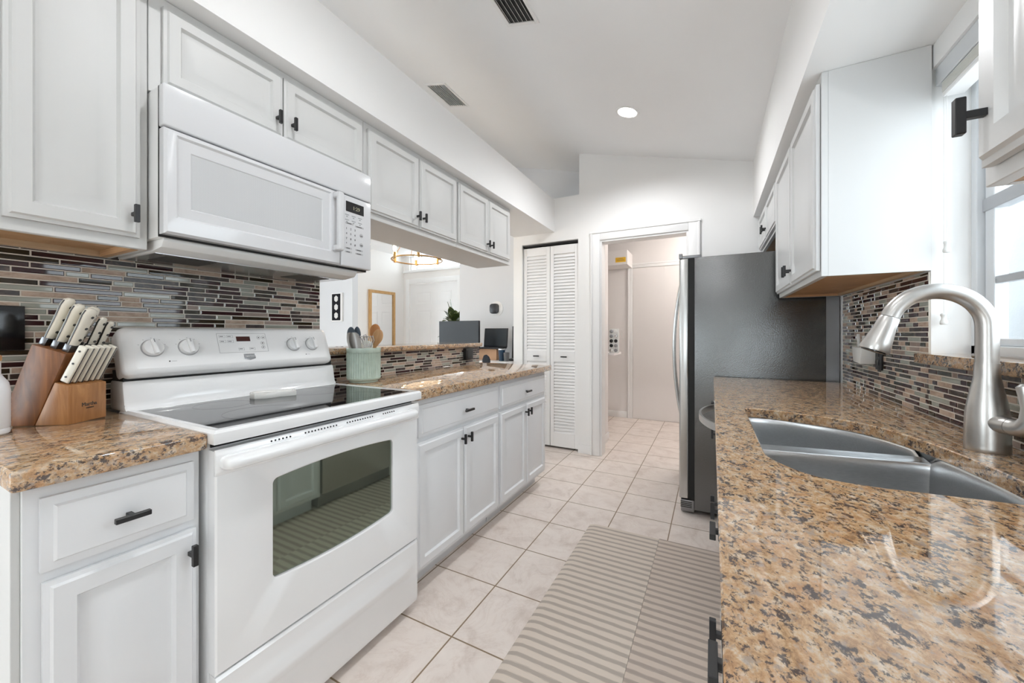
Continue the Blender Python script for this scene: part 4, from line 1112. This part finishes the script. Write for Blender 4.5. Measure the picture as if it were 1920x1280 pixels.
# ---- undermount double bowl sink
t = thing('kitchen_sink', 'stainless steel double bowl undermount sink in the granite counter', 'sink', (.28, 1.22, .69))
cen = Vector((.275, 1.22))
def div_y(x): return 1.262 + .16 * (x - .1)
def off(P, d):
    n = len(P); Q = []
    for i in range(n):
        a = Vector(P[i - 1]); c = Vector(P[(i + 1) % n]); tg = (c - a).normalized(); nrm = Vector((-tg.y, tg.x))
        if nrm.dot(cen - Vector(P[i])) < 0: nrm = -nrm
        Q.append(Vector(P[i]) + nrm * d)
    return Q
def clip(P, y, keep_above):
    """cut a closed outline at y, keep one side"""
    Q = []
    n = len(P)
    for i in range(n):
        a = P[i]; c = P[(i + 1) % n]; fa_ = a.y - div_y(a.x) - y; fc_ = c.y - div_y(c.x) - y; ia = (fa_ > 0) == keep_above; ic = (fc_ > 0) == keep_above
        if ia: Q.append(a)
        if ia != ic:
            s_ = fa_ / (fa_ - fc_); Q.append(a + (c - a) * s_)
    S = []
    for i in range(len(Q)):
        a = Q[i]; c = Q[(i + 1) % len(Q)]; S.append(a); L_ = (c - a).length
        if L_ > .08: S += [a + (c - a) * (.028 / L_), c - (c - a) * (.028 / L_)]
    return S
def resample(P, n=72):
    L = [0]
    for i in range(len(P)): L.append(L[-1] + (P[(i + 1) % len(P)] - P[i]).length)
    Q = []
    for k in range(n):
        d = L[-1] * k / n; i = max(j for j in range(len(P)) if L[j] <= d + 1e-9)
        seg = L[i + 1] - L[i]; s_ = (d - L[i]) / seg if seg > 1e-9 else 0
        Q.append(P[i] + (P[(i + 1) % len(P)] - P[i]) * s_)
    return Q
OUT = {}
def bowl(name, y, above, depth):
    P = resample(chaikin(chaikin(clip([Vector(p) for p in off(hole, -.006)], y, above), 2), 1), 96)
    c = sum(P, Vector((0, 0))) / len(P)
    def drop(p):      # the rim dips where the two bowls meet
        q = abs(p.y - div_y(p.x) - y); t_ = max(0, min(1, 1 - q / .030)); return .020 * t_ * t_ * (3 - 2 * t_)
    sh = lambda d_, z, k: [Vector((p.x + (c.x - p.x) * d_, p.y + (c.y - p.y) * d_, z - k * drop(p))) for p in P]
    z0 = TZ0 - .001
    b = B()
    b.loft([sh(-.0, z0, 1), sh(.006, z0 - .0015, 1), sh(.016, z0 - .007, 1), sh(.024, z0 - .018, .9), sh(.035, z0 - .05, .3), sh(.055, z0 - depth + .03, 0), sh(.085, z0 - depth + .012, 0), sh(.18, z0 - depth + .002, 0), sh(.80, z0 - depth - .004, 0), sh(.90, z0 - depth - .008, 0)], 'sink', cap0=False)
    b.loft([sh(-.002, z0, 1), sh(.008, z0 - .012, 1), sh(.018, z0 - .05, .3), sh(.045, z0 - depth + .02, 0), sh(.10, z0 - depth - .006, 0), sh(.88, z0 - depth - .012, 0)], 'sink', cap0=False)
    OUT[name] = P
    o = b.build(name, t, smooth=50)
    d = B(); d.lathe([(.040, 0), (.042, .002), (.036, .003), (.030, -.002), (.012, -.003)], 'steel', Matrix.Translation((c.x, c.y, z0 - depth - .0065))); d.build('drain', o)
    return o
bowl('far_bowl', .013, True, .16); bowl('near_bowl', -.013, False, .18)
def yint(P, x):
    Y = []
    for i in range(len(P)):
        a, c = P[i], P[(i + 1) % len(P)]
        if (a.x - x) * (c.x - x) < 0: Y.append(a.y + (c.y - a.y) * (x - a.x) / (c.x - a.x))
    return Y
b = B(); P = []
for i in range(61):
    x = .1045 + (.492 - .1045) * i / 60; m_ = div_y(x)
    yh = yint(hole, x); up_ = max(yh) + .011; lo_ = min(yh) - .011
    yf = [v for v in yint(OUT['far_bowl'], x)]; yn = [v for v in yint(OUT['near_bowl'], x)]
    y1 = min(yf) if yf else min(up_, m_ + .075); y0 = max(yn) if yn else max(lo_, m_ - .075)
    def rim(y): q = abs(abs(y - m_) - .013); t_ = max(0, min(1, 1 - q / .030)); return TZ0 - .0012 - .020 * t_ * t_ * (3 - 2 * t_)
    P.append([Vector((x, y0 + (y1 - y0) * q, rim(y0 + (y1 - y0) * q) + .003 * (1 - (2 * q - 1) ** 2))) for q in (0, .1, .25, .4, .5, .6, .75, .9, 1)])
b.quadgrid(P, 'sink', .0012); b.build('divider', t, smooth=60)
b = B(); sk_ = off(hole, -.011); b.loft([[Vector((p.x, p.y, z)) for p in sk_] for z in (TZ0 - .0006, TZ0 - .06)], 'sink', cap0=False, cap1=False); b.build('mounting_rim', t)

# ---- faucet
FX, FY = .556, 1.275
t = thing('kitchen_faucet', 'brushed nickel pull-down gooseneck faucet with side lever behind the sink', 'faucet', (FX, FY, TZ1))
b = B(); b.lathe([(.0345, 0), (.0355, .003), (.0355, .010), (.0348, .055), (.034, .085), (.030, .115), (.0245, .145), (.0205, .170), (.0198, .196), (.0198, .200)], 'nickel', Matrix.Translation((FX, FY, TZ1))); b.build('body', t)
b = B(); R_ = .084; zc = 1.181; pts = [Vector((FX, FY, TZ1 + .199)), Vector((FX, FY, 1.14)), Vector((FX, FY, zc))]
for i in range(1, 25):
    a = radians(163) * i / 24; pts.append(Vector((FX - R_ + R_ * cos(a), FY, zc + R_ * sin(a))))
b.tube(pts, .0186, 'nickel', 24); b.build('spout', t)
e_ = pts[-1]; dd_ = (pts[-1] - pts[-2]).normalized()
hd0 = e_; hd1 = e_ + dd_ * .085
b = B(); Xh = Matrix.Translation(hd0) @ dd_.to_track_quat('Z', 'Y').to_matrix().to_4x4()
b.lathe([(.0184, .001), (.0196, .004), (.0212, .026), (.027, .065), (.0305, .085), (.0295, .089), (.024, .089)], 'nickel', Xh); sh_ = b.build('spray_head', t)
b = B(); b.lathe([(.024, .0885), (.024, .092), (.01, .093)], 'blackgloss', Xh); b.build('nozzle', sh_)
b = B(); hv = Vector((.22, -.975, 0)).normalized(); hp0 = Vector((FX, FY, .965)); 
b.tube([hp0, hp0 + hv * .035, hp0 + hv * .052, hp0 + hv * .058], [.020, .0195, .0185, .0185], 'nickel', 24); b.build('lever_hub', t)
b = B(); q0 = hp0 + hv * .059
b.tube([q0 - hv * .0, q0 + hv * .012, q0 + hv * .026 + Vector((0, 0, .006)), q0 + hv * .034 + Vector((0, 0, .022)), q0 + hv * .033 + Vector((0, 0, .045)), q0 + hv * .028 + Vector((0, 0, .068)), q0 + hv * .024 + Vector((0, 0, .088)), q0 + hv * .023 + Vector((0, 0, .094))], [.0185, .0185, .017, .0145, .0115, .0115, .0125, .006], 'nickel', 20); b.build('lever', t)

# ---- window sill slab, blind, cords
b = B(); b.box((.592, .62, 1.0668), (.720, 1.742, 1.1005), 'granite', .005, 3)
tag(b.build('window_sill', None, (.66, 1.2, 1.067)), 'narrow tan granite sill ledge under the kitchen window', 'window sill')
t = thing('window_blind', 'raised white blind with headrail at the top of the sink window', 'blind', (.675, 1.22, 1.93))
b = B(); b.box((.640, .712, 1.960), (.698, 1.728, 2.0195), 'alu', .002, 1); b.box((.655, 1.640, 1.9585), (.672, 1.668, 1.9605), 'gap'); b.build('headrail', t)
b = B()
for i in range(9): b.box((.644, .716, 1.926 + i * .0036), (.694, 1.700, 1.9285 + i * .0036), 'slat_blind', X=None)
b.build('slats', t)
b = B(); b.box((.643, .716, 1.910), (.695, 1.700, 1.9255), 'trim', .003, 1); b.build('bottom_rail', t)
for nm, lab, zb, yo in (('pull_cord', 'upper white tassel on a blind cord beside the window frame', 1.418, 0), ('pull_cord', 'lower white tassel on a blind cord behind the faucet arch', 1.192, .017)):
    t = thing(nm, lab, 'blind cord', (.652, 1.692 + yo, zb), 0, 'blind pull cords')
    b = B(); b.cyl((.652, 1.692 + yo, zb + .028), (.652, 1.692 + yo, 1.9582), .0010, 'outlet_white', n=8); b.build('cord', t)
    b = B(); b.lathe([(.0075, 0), (.0095, .003), (.0095, .010), (.0062, .018), (.0062, .024), (.0085, .032), (.007, .036), (.002, .037)], 'outlet_white', Matrix.Translation((.652, 1.692 + yo, zb)), 20); b.build('tassel', t)

# ---- right wall cabinets
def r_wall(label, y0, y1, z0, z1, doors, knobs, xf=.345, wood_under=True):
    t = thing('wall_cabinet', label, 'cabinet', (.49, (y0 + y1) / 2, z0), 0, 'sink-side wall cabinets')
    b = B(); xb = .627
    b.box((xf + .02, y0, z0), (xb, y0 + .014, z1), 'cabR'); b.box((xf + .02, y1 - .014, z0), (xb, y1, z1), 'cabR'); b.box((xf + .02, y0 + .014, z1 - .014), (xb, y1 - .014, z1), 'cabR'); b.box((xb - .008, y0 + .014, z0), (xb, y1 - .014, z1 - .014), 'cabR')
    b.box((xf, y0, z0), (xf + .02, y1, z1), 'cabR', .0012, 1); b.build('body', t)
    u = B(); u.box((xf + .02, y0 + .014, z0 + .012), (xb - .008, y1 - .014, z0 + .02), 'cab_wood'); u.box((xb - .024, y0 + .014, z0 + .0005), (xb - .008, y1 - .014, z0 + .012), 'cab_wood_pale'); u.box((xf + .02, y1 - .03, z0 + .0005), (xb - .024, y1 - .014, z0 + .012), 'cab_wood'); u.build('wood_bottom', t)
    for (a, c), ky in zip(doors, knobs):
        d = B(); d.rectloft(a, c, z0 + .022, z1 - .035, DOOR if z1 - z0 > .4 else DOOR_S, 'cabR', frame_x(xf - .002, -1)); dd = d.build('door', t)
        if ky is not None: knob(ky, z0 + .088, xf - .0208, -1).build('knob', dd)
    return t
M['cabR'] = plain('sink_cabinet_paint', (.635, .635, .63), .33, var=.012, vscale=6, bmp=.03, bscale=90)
r_wall('white wall cabinet with plain side panel between window and refrigerator', 1.716, 2.672, 1.368, 2.094, [(1.724, 2.190), (2.196, 2.660)], [2.170, 2.215])
r_wall('short white wall cabinet above the refrigerator', 2.674, 3.570, 1.790, 2.094, [(2.690, 3.120), (3.126, 3.555)], [3.098, 3.148])
r_wall('white wall cabinet at the upper right corner with a large black knob', -.10, .795, 1.372, 2.094, [(-.06, .35), (.36, .773)], [None, .745])

# paper label / white air freshener on the right mosaic
t = thing('paper_towel_clip', 'small white plug-in holder with two prongs on the mosaic behind the faucet', 'wall holder', (.61, 2.30, 1.04))
b = B(); b.prism([(2.195, 1.030), (2.285, 1.036), (2.305, 1.104), (2.180, 1.102)], .575, .6262, 'outlet_white', 'x', .003); b.build('holder_body', t)
b = B(); b.prism([(2.272, 1.10), (2.290, 1.10), (2.306, 1.160), (2.288, 1.162)], .592, .600, 'outlet_white', 'x', .001); b.prism([(2.212, 1.10), (2.228, 1.10), (2.234, 1.154), (2.214, 1.154)], .592, .600, 'outlet_white', 'x', .001); b.build('prongs', t)
outlet('wall_outlet', .6255, -1, 2.135, 1.060, .06, .10, 'black', 'black outlet on the right mosaic partly behind the spray head', 'outlet', [(0, .018, .012, .012), (0, -.018, .012, .012)])

# ================================================================== refrigerator
t = thing('refrigerator', 'stainless side-by-side refrigerator with textured grey side', 'refrigerator', (.2, 3.14, 0))
b = B(); b.box((-.100, 2.700, .035), (.565, 3.560, 1.650), 'fridge', .004, 2); b.build('body', t)
b = B(); b.box((.567, 2.720, .03), (.627, 3.54, 1.63), 'hinge'); b.build('rear_condenser', t)
b = B(); b.box((-.135, 2.706, .09), (-.099, 3.554, 1.648), 'gap'); b.build('gasket', t)
for y0, y1, hy in ((2.704, 3.075, 3.045), (3.081, 3.556, 3.112)):
    b = B(); b.box((-.190, y0, .095), (-.134, y1, 1.650), 'fridge_door', .010, 3); d = b.build('door', t)
    b = B(); pts = []
    for i in range(21):
        q = i / 20; pts.append(Vector((-.198 - .052 * sin(pi * q) ** .8, hy, .56 + .98 * q)))
    b.tube(pts, .0125, 'steel', 14, flat=.8); b.cyl((-.191, hy, .58), (-.210, hy, .58), .011, 'steel'); b.cyl((-.191, hy, 1.52), (-.210, hy, 1.52), .011, 'steel'); b.build('handle', d)
b = B(); b.box((-.185, 2.712, 1.650), (-.06, 2.76, 1.668), 'hinge', .003); b.box((-.192, 2.706, 1.650), (-.170, 2.73, 1.682), 'hinge', .003); b.build('hinge_cover', t)
b = B(); b.box((-.180, 2.71, .012), (-.101, 3.55, .088), 'hinge', .004)
for i in range(4): b.box((-.1815, 2.708, .040 + i * .011), (-.115, 2.712, .045 + i * .011), 'gap')
b.build('toe_grille', t)
for x in (-.08, .52):
    for y in (2.82, 3.48): b = B(); b.cyl((x, y, 0), (x, y, .036), .02, 'blackgloss'); b.build('foot', t)

# ================================================================== hall
t = thing('utility_box', 'beige wall box with a yellow warning label high in the hall', 'electrical box', (-1.2, 5.2, 2.04))
b = B(); b.box((-1.50, 5.05, 2.055), (-.968, 5.398, 2.245), 'wall_hall', .003, 1); b.build('box_body', t)
b = B(); b.box((-1.118, 5.0475, 2.090), (-.988, 5.0500, 2.152), 'yellow'); X = frame_y(5.0474, -1)
for i, w_ in enumerate((.055, .09, .085)): b.box((-1.053 - w_ / 2, 2.134 - i * .014, 0), (-1.053 + w_ / 2, 2.139 - i * .014, .0006), 'gold', X=X)
b.build('warning_label', t)
t = thing('hall_shelf', 'white wall shelf in the hall alcove under the gadget rack', 'shelf', (-1.2, 4.5, .93))
b = B(); b.box((-1.795, 4.215, .922), (-.952, 4.60, .945), 'wall_hall', .002, 1); b.build('board', t)
b = B(); b.prism([(4.24, .922), (4.27, .80), (4.29, .80), (4.30, .922)], -1.794, -1.77, 'wall_hall', 'x'); b.build('bracket', t)
t = thing('gadget_rack', 'white pegboard rack with round dark pieces standing on the hall shelf', 'rack', (-.99, 4.3, .945))
b = B(); b.box((-1.010, 4.245, .9455), (-.905, 4.262, 1.215), 'outlet_white', .002, 1); b.build('board', t)
for c_ in range(2):
    for r_ in range(5):
        b = B(); x = -.985 + c_ * .048; z = 1.185 - r_ * .052
        b.lathe([(.0, 0), (.019, 0), (.019, .007), (.014, .009), (.0, .009)], ('hinge', 'hinge', 'blackgloss', 'blackgloss', 'steel')[r_] if c_ == 0 else ('outlet_white', 'steel', 'blackgloss', 'hinge', 'hinge')[r_], Matrix.Translation((x, 4.245, z)) @ Matrix.Rotation(radians(90), 4, 'X'), 20, capb=False, capt=False)
        b.build('round_piece', t)
t = thing('wall_switch', 'beige switch plate on the hall wall beside the plain white door', 'switch', (-1.13, 5.4, 1.15), 0)
b = B(); X = frame_y(5.3995, -1); b.box((-1.172, 1.088, 0), (-1.092, 1.212, .006), 'wall_hall', .002, 1, X=X); b.build('cover_plate', t)
b = B(); 
for u in (-1.150, -1.114): b.box((u - .006, 1.135, .005), (u + .006, 1.165, .012), 'outlet_white', .001, 1, X=X)
b.build('toggles', t)

# ================================================================== dining side
# thermostat
t = thing('thermostat', 'round dark thermostat on a white plate on the wall by the closet', 'thermostat', (-2.385, 4.1, 1.47))
X = frame_y(4.0995, -1) @ Matrix.Translation((-2.365, 1.470, 0))
b = B(); b.lathe([(.0, 0), (.092, 0), (.092, .004), (.089, .006), (.0, .006)], 'trim', X, 40, capb=False, capt=False); b.build('wall_plate', t)
b = B(); ro = [(.062 * (abs(cos(a)) ** .55) * (1 if cos(a) > 0 else -1), .062 * (abs(sin(a)) ** .55) * (1 if sin(a) > 0 else -1)) for a in [2 * pi * i / 40 for i in range(40)]]
b.prism(ro, .0058, .030, 'laptop', 'z', .004, X=X @ Matrix.Translation((-.026, 0, 0))); b.build('dial', t)
# framed picture with three white hexagons
t = thing('picture_frame', 'narrow black picture with three white hexagons in a white frame', 'picture', (-5.07, 3.93, 1.56))
X = frame_y(3.9295, -1)
b = B(); b.box((-5.180, 1.345, 0), (-4.945, 1.780, .03), 'trim', .003, 1, X=X); b.build('frame', t)
M['art_black'] = plain('matte_black_print', (.02, .02, .024), .9, spec=.1)
b = B(); b.box((-5.165, 1.362, .0295), (-4.975, 1.764, .0315), 'art_black', X=X)
for v in (1.690, 1.563, 1.436): b.prism([(-5.070 +   .045 * cos(radians(30 + 60 * i)), v + .050 * sin(radians(30 + 60 * i))) for i in range(6)], .031, .033, 'outlet_white', 'z', X=X)
b.build('artwork', t)
# mirror
t = thing('wall_mirror', 'tall rectangular mirror in an oak frame on the foyer wall', 'mirror', (-4.75, 4.5, .55))
X = frame_x(-4.7495, 1)
b = B()
for (a, c, q, r_) in ((4.225, 4.27, .45, 1.850), (4.725, 4.77, .45, 1.850), (4.27, 4.725, .45, .495), (4.27, 4.725, 1.805, 1.850)): b.box((a, q, 0), (c, r_, .035), 'oak', .003, 1, X=X)
b.build('frame', t)
b = B(); b.box((4.268, .493, .010), (4.727, 1.807, .016), 'mirror', X=X); b.build('glass', t)
# chandelier
CHX, CHY, CHZ = -2.490, 2.80, 1.862
t = thing('chandelier', 'brass ring chandelier with lit candle bulbs over the dining area', 'chandelier', (CHX, CHY, 2.49))
b = B(); RR = .235
ringp = [Vector((CHX + RR * cos(2 * pi * i / 64), CHY + RR * sin(2 * pi * i / 64), CHZ)) for i in range(64)]
b.tube(ringp, .0065, 'gold', 10, True); b.build('ring', t)
b = B(); b.cyl((CHX, CHY, 2.44), (CHX, CHY, 2.4895), .06, 'gold'); b.cyl((CHX, CHY, 2.25), (CHX, CHY, 2.44), .006, 'gold', n=12)
for i in range(4):
    a = 2 * pi * i / 4 + .5; b.tube([(CHX + RR * cos(a), CHY + RR * sin(a), CHZ), (CHX, CHY, 2.26)], .003, 'gold', 8)
b.build('hanger', t)
for i in range(6):
    a = 2 * pi * i / 6 + .25; x, y = CHX + RR * cos(a), CHY + RR * sin(a)
    b = B(); b.cyl((x, y, CHZ - .012), (x, y, CHZ + .045), .012, 'gold', n=16); s_ = b.build('candle_socket', t)
    b = B(); b.lathe([(.008, 0), (.014, .02), (.016, .035), (.010, .058), (.002, .075)], 'bulb', Matrix.Translation((x, y, CHZ + .045)), 16); b.build('bulb', s_)
pl_ = bpy.data.lights.new('chandelier_glow', 'POINT'); pl_.energy = 2; pl_.color = (1, .72, .42); pl_.shadow_soft_size = .2
po = bpy.data.objects.new('chandelier_glow', pl_); po.location = (CHX, CHY, CHZ + .12); COL.objects.link(po)
# desk and the things on it
t = thing('desk', 'white desk behind the bar carrying the monitor and laptop', 'desk', (-2.4, 3.78, 0))
b = B(); b.box((-2.90, 3.46, .840), (-1.885, 4.085, .866), 'trim', .003, 1); b.build('desk_top', t)
for x in (-2.86, -1.94):
    for y in (3.50, 4.04):
        b = B(); b.box((x - .02, y - .02, 0), (x + .02, y + .02, .840), 'trim', .002, 1); b.build('leg', t)
t = thing('computer_monitor', 'wide grey blank monitor standing behind the bar ledge', 'monitor', (-2.54, 3.6, .866))
b = B(); b.box((-2.822, 3.545, .985), (-2.272, 3.575, 1.305), 'laptop', .003, 1); b.build('case', t)
b = B(); b.box((-2.817, 3.5435, .990), (-2.277, 3.5455, 1.300), 'screen'); b.build('screen', t)
b = B(); b.box((-2.57, 3.575, .87), (-2.52, 3.595, 1.12), 'hinge'); b.box((-2.66, 3.52, .8665), (-2.43, 3.68, .876), 'hinge', .002, 1); b.build('stand', t)
t = thing('cardboard_box', 'low brown cardboard box under the open laptop', 'box', (-2.22, 3.75, .866))
b = B(); b.box((-2.372, 3.66, .8665), (-2.115, 3.86, .990), 'cardboard', .002, 1); tag(b.build('carton', t)); 
def laptop(label, x0, x1, y, z, H, lean, ang=0):
    t = thing('laptop', label, 'laptop', ((x0 + x1) / 2, y, z), ang)
    Xr = Matrix.Translation(((x0 + x1) / 2, y, z)) @ Matrix.Rotation(ang, 4, 'Z'); hw = (x1 - x0) / 2
    b = B(); b.box((-hw, -.20, .0005), (hw, 0, .016), 'laptop', .003, 1, X=Xr); b.build('base', t)
    b = B(); b.box((-hw, 0, .012), (hw, .010, H), 'laptop', .003, 1, X=Xr @ Matrix.Rotation(-lean, 4, 'X')); b.box((-hw + .012, -.001, .028), (hw - .012, .001, H - .012), 'screen', X=Xr @ Matrix.Rotation(-lean, 4, 'X')); b.build('lid', t)
laptop('open black laptop standing on the brown cardboard box', -2.395, -2.080, 3.84, .9905, .235, .12)
laptop('black laptop screen on the desk next to the closet corner', -2.030, -1.895, 3.86, .8665, .38, .05)
t = thing('tumbler', 'navy steel-rimmed tumbler on the desk beside the brown box', 'tumbler', (-2.015, 3.60, .866), 0, 'tumblers on the desk')
X = Matrix.Translation((-2.015, 3.60, .8665))
b = B(); b.lathe([(.028, 0), (.030, .003), (.038, .118), (.036, .118)], 'navy', X, 28); b.build('cup_body', t)
b = B(); b.lathe([(.0375, .118), (.040, .121), (.040, .132), (.034, .134)], 'steel', X, 28); b.build('lid', t)
b = B(); b.lathe([(.024, 0), (.026, .002), (.032, .092), (.029, .094), (.026, .01)], 'cup_grey', Matrix.Translation((-1.945, 3.58, .8665)), 24)
tag(b.build('tumbler', None, (-1.945, 3.58, .8665)), 'small grey cup on the desk beside the navy tumbler', 'cup', 'tumblers on the desk')
t = thing('desk_chair', 'dark rounded chair back showing just over the counter by the desk', 'chair', (-2.03, 3.2, 0))
b = B(); b.prism([(-2.085, .55), (-1.985, .55), (-1.985, .90), (-2.0, .93), (-2.03, .95), (-2.055, .94), (-2.07, .90)], 3.29, 3.32, 'fabric_black', 'y', .008); b.build('backrest', t)
b = B(); b.box((-2.2, 2.96, .45), (-1.9, 3.28, .50), 'fabric_black', .015, 2); b.build('seat', t)
b = B(); b.cyl((-2.04, 3.12, .06), (-2.04, 3.12, .45), .025, 'laptop'); b.box((-2.06, 3.27, .47), (-2.01, 3.33, .58), 'laptop', .004, 1)
b.build('post', t)
for i in range(5):
    a = 2 * pi * i / 5; b = B(); b.tube([(-2.04, 3.12, .07), (-2.04 + .22 * cos(a), 3.12 + .22 * sin(a), .05), (-2.04 + .24 * cos(a), 3.12 + .24 * sin(a), .012)], [.018, .014, .012], 'laptop', 8); b.build('leg', t)
# potted plant in the foyer
t = thing('potted_plant', 'tall leafy variegated plant behind the monitor near the front door', 'plant', (-3.33, 4.55, 0))
b = B(); b.lathe([(.11, 0), (.12, .01), (.16, .40), (.165, .42), (.15, .42), (.145, .38)], 'pot', Matrix.Translation((-3.33, 4.55, 0)), 32); b.build('pot', t)
b = B(); rnd = random.Random(4)
b.tube([(-3.33, 4.55, .38), (-3.34, 4.55, .8), (-3.32, 4.54, 1.35)], [.014, .012, .008], 'soil', 8); b.build('stem', t)
b = B()
def leaf_(base, out, L, up, droop, w):
    P = []
    for i in range(9):
        q = i / 8; c = base + out * (L * q) + Vector((0, 0, up * q - droop * q * q)); w_ = w * sin(pi * (q * .94 + .04)) ** .8
        sd = Vector((-out.y, out.x, 0)) * w_; P.append([c - sd + Vector((0, 0, .008)), c, c + sd + Vector((0, 0, .008))])
    b.quadgrid(P, 'leaf', .001)
for k in range(20):
    a = rnd.uniform(0, 2 * pi); leaf_(Vector((-3.33, 4.55, .78 + .5 * k / 19)), Vector((cos(a), sin(a), 0)), rnd.uniform(.18, .28), .20, .22, .042)
for k, (a, L, up, dr) in enumerate(((3.4, .16, .40, .16), (2.9, .20, .34, .20), (3.9, .10, .42, .08), (.3, .12, .40, .12), (1.2, .14, .38, .10), (4.8, .13, .36, .10), (5.5, .15, .33, .14), (2.2, .12, .36, .12), (3.2, .22, .26, .22), (4.3, .18, .30, .18), (3.6, .06, .44, .04), (.0, .2, .3, .2))):
    leaf_(Vector((-3.33 + .01 * cos(a), 4.55 + .01 * sin(a), 1.25 + .015 * (k % 3))), Vector((cos(a), sin(a), 0)), L, up, dr, .066)
b.build('foliage', t)
